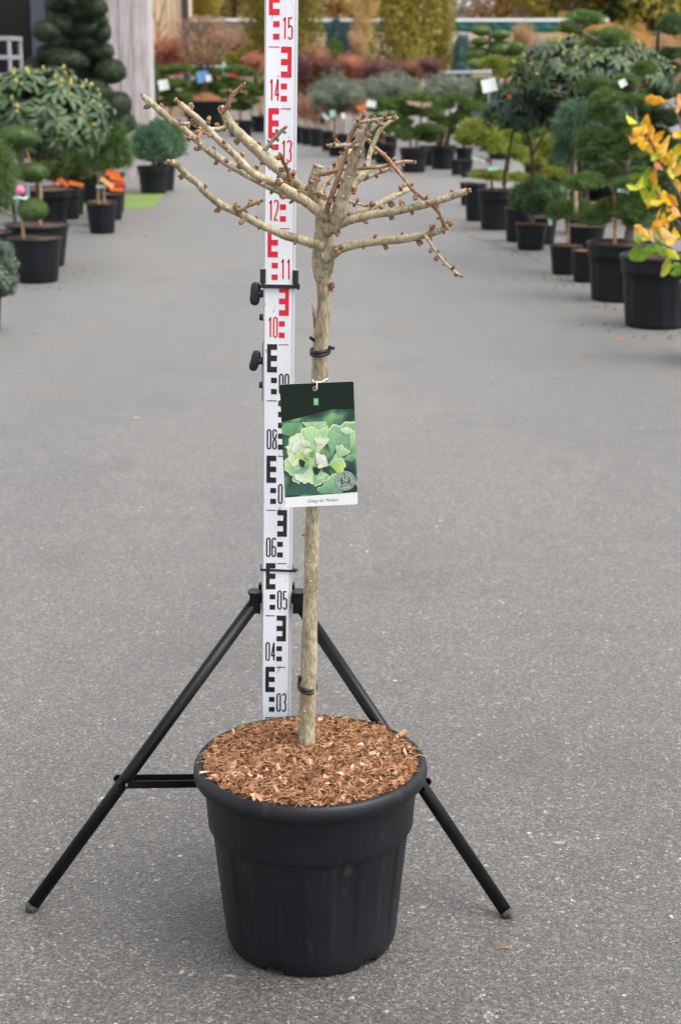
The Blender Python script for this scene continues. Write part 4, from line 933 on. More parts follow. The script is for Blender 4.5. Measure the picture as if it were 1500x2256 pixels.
for (px, py, w, h, a, m_) in [(128,412,28,8,-.55,'tagred'),(142,402,24,8,-.8,'tagorange'),(168,405,32,9,-.22,'tagorange'),(135,400,18,7,-.5,'tagorange')]:
    card(px, py, w, h, YO-.25, m_, a, {128:'red plant tag, lowest left below the olive pine',142:'steeply slanting orange tag below the olive pine',168:'long flat orange tag, rightmost below the olive pine',135:'small orange tag, uppermost below the olive pine'}[px], grp='orange tags below the olive pine', yaw=.2)
# weeping pine standard in front
Y, hz_, X_ = pot_at(224, 516, 70, 66, 'small black pot standing alone in front of the grass mat', 'soil', 1)
t = plant('weeping_pine', 'fresh green weeping pine on two pale stems in front of the grass mat', 'tree', 224, Y)
stem(t, [(218,455),(217,420),(220,380),(228,340)], [8,7,7,6], Y); stem(t, [(230,455),(230,420),(232,380),(236,340)], [6,6,6,5], Y)
pads(t, [(238,325,92,100,0),(215,345,62,80,-.05),(262,345,58,70,0),(240,300,70,60,0)], 'weep', 'lush', Y, 'needle_mass', .05)
card(236, 402, 34, 10, Y-.25, 'tagpeach', -.62, 'peach plant tag slanting in front of the weeping pine stems', yaw=.3)
card(222, 411, 18, 6, Y-.2, 'tagmint', 0, 'small mint tag on the weeping pine stems')
Y2, hz_, X_ = pot_at(224, 500, 66, 55, 'black pot hidden right behind the small weeping pine pot', 'soil', 1)
Y2, hz_, X_ = pot_at(245, 486, 58, 58, 'black pot with orange tags behind the weeping pine', 'soil', 1); pot_at(250, 470, 56, 56, 'farthest black pot behind the weeping pine on the grass mat', 'soil', 1)
for (px, py, w, h, a, m_) in [(262,405,30,8,-.15,'tagred'),(258,393,32,9,-.2,'tagorange'),(250,384,30,9,-.15,'tagorange'),(258,417,30,8,-.1,'tagorange'),(248,377,26,9,-.4,'tagorange')]:
    card(px, py, w, h, Y2, m_, a, {405:'red tag over the pots behind the weeping pine',393:'orange tag just above the red tag behind the weeping pine',384:'orange tag, second from the top behind the weeping pine',417:'orange tag below the red tag behind the weeping pine',377:'slanting orange tag, topmost behind the weeping pine'}[py], grp='orange tags behind the weeping pine', yaw=.2)
# grass mat
sheet('grass_mat', [(150,462),(338,460),(366,428),(150,424)], noisy('artificial_turf', (.085,.14,.030), (.20,.27,.075), 40, .9, 1, 200)); 
# blue-green globe pines
Y, hz_, X_ = pot_at(360, 421, 58, 58, 'black pot of the farther globe pine beside the drive', 'soil', 0)
t = plant('globe_pine', 'farther round blue green pine half hidden behind another', 'shrub', 360, Y); pads(t, [(368,318,92,84,0)], 'globe', 'lush', Y, 'foliage_mass')
Y, hz_, X_ = pot_at(338, 428, 72, 60, 'black pot of the front globe pine beside the drive', 'soil', 0)
t = plant('globe_pine', 'round blue green pine in a black pot at the left of the drive', 'shrub', 338, Y); stem(t, [(339,372),(340,355)], [9,8], Y, 'stem_grey')
pads(t, [(343,320,106,98,0),(320,325,60,70,-.1),(370,328,56,66,0)], 'globe', 'bluegreen', Y, 'foliage_mass')
# dark cloud-pruned conifer
Y = 17.6; t = plant('cloud_pruned_conifer', 'tall dark cloud-pruned conifer in front of the wooden pillar', 'tree', 190, Y)
stem(t, [(200,440),(196,330),(188,230),(180,120),(176,20),(176,-60)], [26,22,18,14,10,6], Y+.35, 'stem_dark', 'trunk')
pads(t, [(129,8,62,44),(188,27,62,46),(216,17,46,44),(137,55,48,46),(104,70,66,52),(190,67,78,50),(229,72,36,46),(226,45,26,28),(112,118,64,42),(151,133,90,48),(220,115,66,46),(81,148,56,46),(134,160,78,46),(244,158,72,58),(206,213,94,74),(262,231,58,58),(262,272,76,62),
         (170,95,90,70,.4),(185,175,110,80,.5),(150,25,70,60,.5),(215,140,60,50,.4),(170,-20,90,46),(140,-45,60,40),(205,-50,60,40),(175,-85,70,40),(215,310,90,70,.2),(180,280,90,70,.3),(160,215,80,60,.2),(120,190,60,50,.3),(200,95,70,50,.2),(165,60,70,50,.3)], 'clip', 'dark', Y, dys=.2)
pot_at(205, 448, 150, 62, 'large black tub of the dark cloud-pruned conifer', 'soil_dark', 1)
# building with the wooden pillar and dark glazing
BY = 21.2
bld = thing('garden_building', 'garden building with weathered grey timber pillar and dark glazing at top left', 'building', (P(285, 300, BY)[0], BY, 0))
o0 = np.array(bld.location)
wood = noisy('weathered_boards', (.36,.315,.315), (.56,.50,.505), 6, .8, .4, 30, stretch=(6,6,.5)); wood2 = noisy('weathered_boards_dark', (.32,.28,.28), (.49,.44,.445), 6, .8, .4, 30, stretch=(6,6,.5))
edges = [234, 246, 268, 296, 330]
for i, (a, b) in enumerate(zip(edges[:-1], edges[1:])):
    xa, xb = P(a, 200, BY)[0], P(b, 200, BY)[0]
    obj('board', Geo().add(*box(((xa+xb)/2-o0[0], .02*(i % 2), 2.3), (xb-xa-.006, .04, 4.6))).mesh('board'), wood if i % 2 else wood2, bld)
xr = P(330, 200, BY)[0]; xl = P(234, 200, BY)[0]
obj('pillar_core', Geo().add(*box(((xl+xr)/2-o0[0]-.01, .30, 2.3), (xr-xl-.03, .5, 4.6))).mesh('pillar_core'), wood2, bld)
for i in range(4): obj('side_board', Geo().add(*box((xr-o0[0]-.012, .10+.13*i, 2.3), (.03, .124, 4.6))).mesh('side_board'), wood, bld)
fr = plain('slate_blue_frame', (.055,.060,.082), .5)
xw = P(75, 100, BY+.5)[0]; xw2 = P(106, 100, BY+.5)[0]; xg = P(-260, 100, BY+.5)[0]
obj('window_post', Geo().add(*box(((xw+xw2)/2-o0[0], .45, 2.3), (xw2-xw, .12, 4.6))).mesh('window_post'), fr, bld)
obj('wall_panel', Geo().add(*box(((xw2+xl)/2-o0[0], .52, 2.3), (xl-xw2, .08, 4.6))).mesh('wall_panel'), noisy('dark_wall', (.03,.03,.03), (.06,.055,.05), 3, .7), bld)
obj('window_pane', Geo().add(*box(((xw+xg)/2-o0[0], .50, 2.75), (xw-xg, .02, 3.4))).mesh('window_pane'), plain('dark_glass', (.010,.009,.008), .08, 0, .22), bld)
obj('sill_panel', Geo().add(*box(((xw+xg)/2-o0[0], .47, .95), (xw-xg, .06, .22))).mesh('sill_panel'), fr, bld)
obj('plinth', Geo().add(*box(((xw+xg)/2-o0[0], .49, .42), (xw-xg, .05, .84))).mesh('plinth'), plain('plinth_dark', (.03,.03,.032), .5), bld)
# plant trolley at far left
ty = 14.5; tr = thing('plant_trolley', 'galvanised wire trolley standing by the dark glazing at the left edge', 'trolley', (P(-30, 170, ty)[0], ty, 0)); o0 = np.array(tr.location)
galv = plain('galvanised_steel', (.34,.36,.38), .45, .5)
for px in (-90, 20):
    for dy in (0, .5):
        b_ = P(px, 84, ty)-o0; obj('post', Geo().add(*tube([(b_[0], dy, .08), (b_[0], dy, b_[2])], .018, 8)).mesh('post'), galv, tr)
for py in (84, 126, 166, 250):
    z = P(0, py, ty)[2]; xa, xb = P(-90, py, ty)[0]-o0[0], P(20, py, ty)[0]-o0[0]
    obj('shelf', Geo().add(*box(((xa+xb)/2, .25, z), (xb-xa+.04, .54, .035))).mesh('shelf'), galv, tr)
# ------------------------------------------------------------------ far centre
Y, hz_, X_ = pot_at(454, 290, 100, 68, 'very large black tub with a rusty soil mound in the middle distance', 'soil', 1, True); YB = Y
t = plant('multi_stem_shrub', 'bare brown multi-stem shrub in the very large tub', 'shrub', 452, Y)
for k, (x2, y2) in enumerate([(395,70),(415,50),(440,60),(462,45),(488,70),(510,85),(430,90),(475,95)]):
    stem(t, [(452+k-4, 214),(450+(x2-450)*.15, 170),(450+(x2-450)*.6, 120),(x2, y2)], [5,4,3,2], Y, 'stem_dark')
c = P(450, 140, Y); s = MPP(Y, c[2]); obj('twig_haze', FM['plume'][0], LM['haze'], t, tuple(c-np.array(t.location)), (0,0,0), (100*s, 100*s, 100*s))
card(447, 169, 26, 24, Y-.5, 'tagblue', .15, 'blue plant sign on the bare shrub in the very large tub', 'plant_sign', cat='sign'); card(460, 172, 12, 14, Y-.55, 'tagwhite', .2, 'white corner sign beside the blue sign on the bare shrub', 'plant_sign', cat='sign')
def juniper(label, pxs, Y, lst, px0, pyb=None, w=0, h=0, mat='juniper', name='cloud_juniper', st='stem_tan', kind='flat'):
    if pyb: Y, hz_, X_ = pot_at(px0, pyb, w, h, 'black pot of the '+label)
    t = plant(name, label, 'tree', px0, Y)
    for p_ in pxs: stem(t, p_, [6,5,4], Y, st)
    pads(t, lst, kind, mat, Y); return t, Y
juniper('flat-tiered juniper left of the very large tub', [[(375,262),(378,215),(372,165)]], 0, [(365,158,60,18),(395,152,60,16),(355,178,50,18),(385,186,62,20),(360,205,60,20),(400,215,56,22),(372,228,70,20),(345,190,40,20)], 375, 300, 62, 34)
juniper('flat-tiered juniper right of the very large tub', [[(530,268),(528,215),(526,165)]], 0, [(515,155,56,16),(545,160,50,16),(505,180,46,16),(535,190,58,20),(512,210,56,18),(545,222,50,20),(525,236,60,18),(570,205,46,18),(588,190,40,18)], 530, 302, 60, 36)
juniper('dark green cone behind the wooden pillar', [[(338,270),(338,240),(338,200)]], 0, [(338,180,30,95)], 338, 312, 34, 36, 'pinedk', 'cone_conifer', 'stem_dark', 'globe')
juniper('tiered juniper directly behind the very large tub', [[(462,262),(462,215),(460,165)]], YB+3, [(440,155,56,16),(475,158,60,16),(450,180,60,18),(485,190,56,18),(455,205,70,20),(430,195,50,18)], 462)
# rust coloured standards behind the staff
for (cx, cy, w, h, pyb, pw, mt, lb) in [(566,136,70,42,292,40,'salmon','salmon leaved standard tree left of the staff'),(600,150,60,40,296,40,'salmon','salmon leaved standard hidden behind the staff')]:
    Y, hz_, X_ = pot_at(cx+6, pyb, pw, 36, 'black pot of the '+lb); t = plant('standard_tree', lb, 'tree', cx+6, Y)
    stem(t, [(cx+8, pyb-36),(cx+10, 210),(cx, 150)], [9,8,6], Y, 'stem_tan'); stem(t, [(cx+14, pyb-36),(cx+12, 230),(cx+14, 160)], [7,6,5], Y, 'stem_tan')
    pads(t, [(cx, cy, w, h, 0)], 'ball', mt, Y, 'crown')
# yellow-green shrub row and rail
YH = 41
for i, (px, w) in enumerate([(425,54),(458,50),(492,54),(525,50),(556,48)]):
    t = plant('lime_shrub', 'yellow green shrub in the row behind the rail, %s from the left' % ['first','second','third','fourth','fifth'][i], 'shrub', px, YH, group='yellow green shrub row'); pads(t, [(px, 132, w, 44, 0), (px+8, 150, w, 44, 0)], 'ball', 'goldgreen', YH, 'foliage')
def rail(label, x0, x1, py, Y, posts):
    t = thing('guard_rail', label, 'rail', (P(x0, py, Y)[0], Y, 0)); o0 = np.array(t.location); a, b = P(x0, py, Y)-o0, P(x1, py, Y)-o0
    obj('top_bar', Geo().add(*tube([a, b], .035, 8)).mesh('top_bar'), galv, t)
    for px in posts: p_ = P(px, py, Y)-o0; obj('post', Geo().add(*tube([(p_[0], .05, 0), (p_[0], .05, p_[2])], .03, 8)).mesh('post'), galv, t)
rail('thin galvanised rail in front of the yellow green shrub row', 336, 562, 148, 39.5, (345, 420, 500, 555))
rail('galvanised rail above the grey green standards on the right', 938, 1105, 160, 36, (945, 1020, 1100))
card(494, 150, 7, 26, 36, 'tagmint', 0, 'pale mint hanging label in front of the thin rail'); card(516, 165, 26, 6, 35, 'tagred', .03, 'red and white barrier strip below the thin rail', 'barrier_strip', cat='strip'); card(361, 187, 22, 22, 29, 'tagwhite', .2, 'white tag among the flat-tiered junipers on the left')
# red azalea-like shrubs on the left and beige facade
t = plant('red_shrub', 'orange red shrub in front of the beige facade', 'shrub', 372, 37); pads(t, [(372,108,78,58,0),(355,140,50,50,0),(390,145,50,50,0)], 'ball', 'salmon', 37, 'foliage')
fa = thing('beige_building', 'pale beige timber building far behind on the left', 'building', (P(355, 100, 46)[0], 46, 0)); o0 = np.array(fa.location)
bw = noisy('beige_boards', (.55,.38,.24), (.72,.54,.38), 3, .8, .2, 20, stretch=(5,5,.4)); xa, xb = P(322, 60, 46)[0]-o0[0], P(402, 60, 46)[0]-o0[0]
for i in range(7):
    x_ = xa + (xb-xa)*(i+.5)/7; obj('board', Geo().add(*box((x_, .02*(i % 2), 2.4), ((xb-xa)/7-.015, .05, 4.8))).mesh('board'), bw, fa)
obj('corner_post', Geo().add(*box((xb+.09, 0, 2.4), (.17, .2, 4.8))).mesh('corner_post'), plain('dark_corner', (.035,.035,.045), .6), fa)
obj('wall_core', Geo().add(*box(((xa+xb)/2, 1.6, 2.4), (xb-xa, 3.0, 4.7))).mesh('wall_core'), bw, fa)
t = plant('bare_tree', 'thin bare reddish tree in front of the beige facade', 'tree', 345, 38); stem(t, [(338,230),(344,120),(350,60),(362,10),(375,-40)], [8,6,5,4,2], 38, 'stem_orange', 'trunk'); stem(t, [(350,60),(336,20),(330,-20)], [4,3,2], 38, 'stem_orange', 'branch'); stem(t, [(345,100),(356,70),(380,40)], [4,3,2], 38, 'stem_orange', 'branch')
# golden columnar trees
def column(label, cx, w, Y, mat, hgt=5.2, seed=0):
    t = plant('columnar_tree', label, 'tree', cx, Y); s = MPP(Y, 2); stem(t, [(cx,230),(cx,150),(cx,80)], [8,7,5], Y, 'stem_grey', 'trunk')
    obj('crown', FM['column'][seed % 2], LM[mat], t, (0, 0, .8), (0, 0, seed), (w/2*s/.10, w/2*s/.10, hgt))
column('golden green columnar tree right of the staff top', 655, 84, 40, 'gold', 5.2, 1); column('golden green columnar tree left of the staff top', 580, 70, 41, 'gold', 5, 2)
column('broad golden columnar tree in the centre background', 890, 112, 38, 'gold', 5.6, 3); column('narrower golden columnar tree right of the broad one', 962, 70, 39, 'gold', 5, 4)
column('faint golden columnar tree behind the green shade net on the left', 455, 60, 52, 'gold', 4.6, 5); column('small golden tree left of the broad columnar one', 800, 44, 46, 'autumny', 4.0, 6)
# conifers behind the red shrubs
for (px, py, w, h, Y, mt, lb) in [(742,90,62,90,39,'steel','blue grey conifer behind the red shrubs'),(735,125,50,70,37,'juniper','small green conifer in front of the blue grey one'),(1018,125,50,90,38,'steel','blue green conifer right of the golden columnar trees')]:
    t = plant('conifer', lb, 'tree', px, Y); stem(t, [(px,200),(px,150)], [5,4], Y, 'stem_dark', 'trunk'); pads(t, [(px,py,w*.8,h,0),(px,py+h*.3,w,h*.7,0)], 'globe', mt, Y, 'foliage')
# red shrub band
for i, (px, py, w, h, mt) in enumerate([(668,140,60,60,'red'),(700,130,64,64,'redbrown'),(690,180,60,70,'redbrown'),(735,150,60,50,'red'),(770,140,62,46,'salmon'),(800,150,66,50,'red'),(835,150,66,46,'red'),(870,150,60,40,'red'),(905,150,60,36,'redbrown'),(945,142,66,40,'red'),(665,215,60,60,'redbrown'),(700,235,60,50,'redbrown')]):
    t = plant('red_leaved_shrub', ['dark red shrub just right of the staff','reddish brown shrub right of the staff, behind the others','reddish brown shrub between staff and grey green standards','dark red shrub behind the first grey green standard','pinkish red shrub in the red band','dark red shrub in the middle of the red band','dark red shrub below the golden columnar tree','dark red shrub behind the second grey green standard','brownish shrub at the right of the red band','dark red shrub at the right end of the red band','reddish brown low shrub beside the staff','reddish brown low shrub above the far pot row'][i], 'shrub', px, 33.5+.3*(i % 3), group='red leaved shrubs in the background')
    pads(t, [(px, py, w, h, 0), (px+6, py+h*.5, w, h*.8, .2)], 'fine', mt, 33.5+.3*(i % 3), 'foliage')
# grey-green standards with their pots
for (cx, cy, w, h, px, pyb, pw, lb) in [(742,205,124,84,738,345,34,'grey green standard tree nearest the staff'),(858,192,132,72,858,338,36,'grey green standard tree in the middle'),(985,192,126,62,975,330,36,'grey green standard tree on the right')]:
    Y, hz_, X_ = pot_at(px, pyb, pw, 38, 'black pot of the '+lb); t = plant('standard_tree', lb, 'tree', px, Y)
    stem(t, [(px,pyb-38),(px,260),(cx,215)], [8,7,6], Y, 'stem_tan', 'trunk'); pads(t, [(cx,cy,w,h,0),(cx-w*.25,cy+h*.15,w*.6,h*.6,-.3),(cx+w*.22,cy+h*.1,w*.6,h*.7,-.2),(cx+4,cy+h*.35,w*.5,h*.5,0)], 'fine', 'greygreen', Y, 'crown_mass')
# far pot row beside the drive
for i, (px, pyb, w, h) in enumerate([(655,317,30,38),(676,320,30,38),(697,324,32,40),(722,333,32,44),(752,340,36,44),(784,347,36,44),(640,312,28,36)]):
    lb = ['first','second','third','fourth','fifth','sixth','hidden'][i]; Y, hz_, X_ = pot_at(px, pyb, w, h, 'black pot in the far row beside the drive, %s from the staff' % lb if i < 6 else 'black pot of the far row hidden behind the staff')
    t = plant('young_stem', 'thin pale stems rising from the far pot row, %s pot from the staff' % lb if i < 6 else 'thin pale stems behind the staff in the far pot row', 'tree', px, Y, group='young stems in the far pot row'); stem(t, [(px-3,pyb-h),(px-5,250),(px-4,215)], [4,4,3], Y); stem(t, [(px+4,pyb-h),(px+5,240),(px+8,205)], [4,3,2], Y)
    pads(t, [(px, 235, 40, 46, 0)], 'plume' if 0 else 'fine', 'redbrown' if i % 2 else 'haze', Y, 'twigs')
card(717, 257, 18, 8, 24, 'tagmint', -.7, 'mint tag in the far pot row near the staff'); card(733, 250, 12, 14, 24.2, 'tagmint', .1, 'second mint tag beside the far grey green standard'); card(757, 255, 10, 12, 24.4, 'tagwhite', .1, 'white tag under the nearest grey green standard')
card(797, 237, 18, 9, 23, 'tagorange', .1, 'orange tag left of the cloud junipers'); card(818, 229, 20, 14, 23, 'tagwhite', -.2, 'white tag at the left of the cloud junipers')
# cloud junipers in the middle
juniper('front cloud-pruned juniper right of the ginkgo crown', [[(905,330),(900,280),(895,235)],[(915,330),(925,280),(930,225)]], 0, [(925,216,84,20),(872,235,56,26),(904,247,58,22),(951,250,56,22),(886,269,46,20),(945,284,70,20),(895,297,54,32),(945,305,50,22)], 911, 381, 66, 54)
juniper('cloud-pruned juniper at the left of the juniper group', [[(845,322),(845,280),(848,235)]], 0, [(842,224,38,18),(828,241,44,18),(862,262,46,20),(830,262,36,18),(850,285,50,22),(825,300,40,20)], 848, 362, 54, 46)
juniper('cloud-pruned juniper at the right of the juniper group', [[(975,322),(985,280),(995,225)]], 0, [(1004,218,58,20),(977,232,50,20),(1033,236,56,26),(986,270,46,20),(990,289,46,20),(1015,255,44,18),(965,262,40,18)], 975, 374, 62, 52)
pot_at(820, 352, 44, 42, 'black pot at the far left below the cloud junipers'); pot_at(945, 366, 46, 44, 'black pot between two cloud junipers')
t, Y = juniper('steel blue round conifer among the cloud junipers', [[(1022,330),(1022,290)]], 0, [(1008,262,40,30),(1040,263,42,32),(1024,258,40,30)], 1022, 366, 40, 40, 'steel', 'round_conifer', 'stem_dark', 'globe')
# ------------------------------------------------------------------ right side, far to near
# yellow-green niwaki with its pots
YN = 0
for i, (px, pyb, w, h) in enumerate([(1005,386,26,34),(1027,391,30,38)]): pot_at(px, pyb, w, h, ['small black pot at the left below the yellow green conifers','small black pot with a pale stem below the yellow green conifers'][i])
for (px, pyb, w, h, lb) in [(1030,453,36,50,'narrow black pot farthest left of the right-hand row'),(1048,488,54,82,'tall black pot beside the yellow green conifer pot')]:
    Y, hz_, X_ = pot_at(px, pyb, w, h, lb, kind=1); 
t, Y = juniper('yellow green tiered conifer in a big black pot', [[(1083,415),(1080,360),(1076,300)],[(1110,415),(1120,360),(1118,320)]], 0, [(1052,292,92,52,0),(1090,322,66,40,-.1),(1132,335,56,34,0),(1085,388,96,24,-.15),(1138,392,56,22,-.1),(1028,300,50,50,.1),(1118,300,50,30,.1)], 1093, 508, 86, 88, 'yellowgreen', 'tiered_conifer', 'stem_grey', 'fluff')
card(1055, 352, 30, 6, Y-.3, 'tagmint', -.25, 'mint strip tag on the yellow green conifer'); card(1086, 371, 24, 8, Y-.3, 'tagmint', .05, 'second mint strip tag below the yellow green conifer'); card(1056, 352, 10, 10, Y+.2, 'tagred', 0, 'red tag left of the yellow green conifer stems'); card(1071, 354, 10, 10, Y+.2, 'tagred', 0, 'red tag between the yellow green conifer stems')
YD = Y+1.2
t = plant('tiered_conifer', 'yellow and green low conifer behind the dark mugo pine', 'tree', 1200, YD); stem(t, [(1195,430),(1190,380),(1185,340)], [6,5,4], YD, 'stem_dark'); pads(t, [(1208,382,72,28),(1178,358,52,22),(1232,362,60,34,.2,'juniper'),(1215,320,70,40,.3),(1240,400,60,30,.1,'juniper')], 'fluff', 'yellowgreen', YD)
# dark standard rhododendron with two stems
rhodo('dark leaved standard rhododendron on two thin stems', 1152, 250, 168, 100, 12.6, 85, 46, 'rhododk', [([(1108,410),(1114,365),(1124,320),(1128,290)], [7,7,6,6]), ([(1172,415),(1172,365),(1168,320),(1160,290)], [8,7,7,6]), ([(1172,340),(1188,315),(1200,290)], [5,4,4])], seed=8, budp=.08)
pot_at(1172, 488, 60, 60, 'black pot hidden behind the mugo pine, under the dark rhododendron')
# large pale rhododendron on the right
rhodo('large spreading rhododendron with pale leaves behind the niwaki pine', 1305, 165, 335, 160, 12.2, 150, 58, 'rhodo', [([(1290,470),(1288,380),(1292,270),(1300,190)], [15,13,12,10])], seed=12, low=-.25)
pot_at(1290, 520, 110, 70, 'black pot of the large spreading rhododendron, hidden by nearer pots')
# dark niwaki behind
Y = 17.5; t = plant('niwaki_pine', 'distant niwaki pine with rounded dark pads left of the large rhododendron', 'tree', 1090, Y); stem(t, [(1095,300),(1088,200),(1085,120),(1075,70)], [9,8,6,5], Y, 'stem_dark', 'trunk')
pads(t, [(1061,68,46,26),(1102,77,46,24),(1057,93,42,18),(1102,108,60,38),(1050,119,56,34),(1138,104,34,28),(1143,126,44,28),(1053,141,50,26),(1090,135,60,30,.3)], 'clip', 'pine', Y)
t = plant('tiered_conifer', 'yellow green conifer tops below the distant niwaki pine', 'tree', 1110, 16.5); stem(t, [(1108,330),(1110,240),(1112,170)], [6,5,4], 16.5, 'stem_dark'); pads(t, [(1090,140,68,28),(1143,141,42,26),(1111,160,46,30)], 'fluff', 'yellowgreen', 16.5)
sb = card(1077, 188, 32, 28, 15.5, 'tagwhite', .22, 'tilted white sign board behind the cloud junipers', 'sign_board', cat='sign'); zs = sb.location.z
obj('sign_stake', Geo().add(*tube([(0, .02, .05), (0, .02, -zs)], .008, 6)).mesh('sign_stake'), galv, sb, rot=(0, .22, 0))
card(1121, 213, 9, 9, 12.4, 'tagorange', 0, 'small orange tag above the dark standard rhododendron')
# feathery blue-green conifers behind niwaki pine
Y = 11.4; t = plant('feathery_conifer', 'soft blue green feathery conifer behind the niwaki pine', 'tree', 1270, Y); stem(t, [(1268,470),(1266,380),(1268,300)], [9,8,6], Y, 'stem_tan')
pads(t, [(1270,275,90,90,0),(1262,330,80,80,.1),(1350,275,90,70,.2),(1300,350,90,70,.2)], 'weep', 'bluegreen', Y, 'foliage_mass')
Y = 12.6; t = plant('dark_pine', 'tall dark green pine at the right edge behind everything', 'tree', 1440, Y); stem(t, [(1440,470),(1436,330),(1440,200),(1450,60)], [14,12,10,7], Y, 'stem_dark', 'trunk')
pads(t, [(1478,58,66,46),(1480,120,56,28),(1470,152,66,30),(1462,205,80,34),(1475,262,82,40),(1440,300,80,38),(1400,260,66,34),(1480,330,76,40),(1420,360,80,40),(1470,400,80,40),(1390,410,80,40),(1340,390,80,40),(1420,455,80,40)], 'fluff', 'pinedk', Y)
# niwaki pine in the second big pot
YP, hz_, X_ = pot_at(1362, 668, 150, 128, 'second nearest big black pot on the right, with the thick-stemmed pine', 'soil_dark')
t = plant('niwaki_pine', 'layered niwaki pine with thick grey stem in the second big pot', 'tree', 1385, YP)
stem(t, [(1383,545),(1386,505),(1388,470),(1372,420),(1380,360),(1398,290),(1396,230),(1404,160),(1385,110),(1345,85)], [22,20,18,15,12,10,9,8,7,5], YP+.16, 'stem_grey', 'trunk'); stem(t, [(1396,230),(1370,215),(1335,210)], [8,6,5], YP, 'stem_grey', 'branch'); stem(t, [(1380,360),(1350,345),(1310,310)], [8,6,5], YP, 'stem_grey', 'branch'); stem(t, [(1352,545),(1355,480),(1352,420)], [8,8,7], YP, 'stem_orange', 'support_stake')
pads(t, [(1291,42,78,32),(1250,62,48,28),(1338,88,104,42),(1420,152,62,32),(1306,190,66,32),(1334,216,78,34),(1324,254,76,36),(1312,304,92,38),(1368,336,96,38),(1284,404,92,40),(1338,378,70,30,.2),(1358,462,100,46),(1310,482,70,38),(1414,442,76,40,.1),(1402,488,64,36,.1),(1298,345,62,30,.2),(1372,282,60,28,.1),(1412,385,66,30,.1),(1398,300,70,34,-.05),(1402,222,64,30,-.05),(1384,408,74,34,-.08),(1376,180,60,28,-.02)], 'fluff', 'pine', YP)
stem(t, [(1270,60),(1290,75),(1330,95)], [5,5,6], YP, 'stem_grey', 'branch')
card(1372, 420, 26, 8, YP-.15, 'tagmint', 0, 'mint band round the niwaki pine stem'); card(1371, 183, 16, 16, YP-.2, 'tagwhite', .5, 'pale butterfly-shaped tag in the niwaki pine')
# small pots in front
Y, hz_, X_ = pot_at(1246, 607, 74, 64, 'small black pot with rusty soil under the small flat pine', 'soil', 1); t = plant('small_flat_pine', 'small flat-topped pine on a pale stake in front of the niwaki pine', 'tree', 1252, Y)
stem(t, [(1251,540),(1251,480),(1252,400),(1256,330)], [7,7,7,6], Y); pads(t, [(1264,466,100,46,0),(1225,470,50,36,.05)], 'fluff', 'pine', Y); card(1246, 415, 24, 12, Y-.1, 'tagmint', .05, 'mint tag on the stake of the small flat pine')
Y, hz_, X_ = pot_at(1292, 624, 70, 70, 'small black pot between the small flat pine and the second big pot', 'soil', 1)
pot_at(1290, 560, 90, 60, 'grey black pot half hidden behind the small flat pine', 'soil_dark', 1)
# mugo pine
pot_at(1140, 534, 62, 74, 'tall plain black pot left behind the mugo pine', 'soil_dark', 1); pot_at(1196, 540, 66, 60, 'black pot right behind the mugo pine', 'soil_dark', 1)
Y, hz_, X_ = pot_at(1170, 553, 74, 58, 'black pot of the round mugo pine on the right', 'soil', 1); t = plant('mugo_pine', 'round dark green mugo pine beside the drive on the right', 'shrub', 1175, Y); stem(t, [(1172,495),(1173,475)], [8,7], Y, 'stem_grey')
pads(t, [(1182,432,112,86,0),(1150,440,60,62,-.05),(1212,438,60,60,.05)], 'globe', 'pinedk', Y, 'foliage_mass', .05); card(1210, 478, 8, 36, Y-.2, 'tagmint', .15, 'long mint tag hanging at the right of the mugo pine')
# darker stock that closes the gaps on the right
for (px, pyb, w, h, lb, lst, kd, mt) in [
  (1145,330,60,46,'dark stock pine behind the dark standard rhododendron', [(1145,215,110,60),(1120,250,90,60),(1185,240,90,60)], 'fluff','pinedk'),
  (1065,322,54,44,'green stock pine behind the steel blue conifer', [(1060,215,80,34),(1075,240,84,40),(1045,190,60,30)], 'fluff','pine'),
  (1215,345,64,50,'olive stock pine between the two rhododendrons', [(1215,245,100,70),(1235,290,90,60),(1200,310,80,50)], 'globe','olive'),
  (1100,352,60,48,'low green stock conifer behind the yellow green tiers', [(1110,275,90,46),(1165,300,80,46),(1080,268,60,36)], 'fluff','juniper'),
  (1180,390,60,44,'low golden stock conifer behind the mugo pine', [(1160,345,70,34),(1205,345,70,34),(1230,320,60,36)], 'fluff','yellowgreen')]:
    Y, hz_, X_ = pot_at(px, pyb, w, h, 'black pot of the '+lb); t = plant('stock_conifer', lb, 'tree', px, Y); stem(t, [(px,pyb-h),(px,pyb-h-40),(lst[0][0],lst[0][1])], [6,5,4], Y, 'stem_dark'); pads(t, lst, kd, mt, Y)
for (px, pyb, w, h, lb, lst, kd, mt) in [
  (1335,470,100,60,'dense dark stock pine behind the niwaki pine', [(1300,250,110,64),(1360,300,110,64),(1290,330,100,60),(1410,230,100,60),(1350,370,110,60),(1430,320,100,60),(1260,370,90,56)], 'globe','pinedk'),
  (1225,475,80,56,'shaggy green stock pine behind the mugo pine', [(1225,390,90,56),(1245,430,80,50),(1200,420,80,46)], 'fluff','pine'),
  (1470,500,110,70,'broad green stock pine behind the magnolia', [(1470,430,110,70),(1450,480,100,60),(1490,360,90,60)], 'globe','pine')]:
    Y, hz_, X_ = pot_at(px, pyb, w, h, 'black pot of the '+lb); t = plant('stock_conifer', lb, 'tree', px, Y); stem(t, [(px,pyb-h),(px,pyb-h-30),(lst[0][0],lst[0][1])], [9,8,6], Y, 'stem_dark'); pads(t, lst, kd, mt, Y, dys=.25)
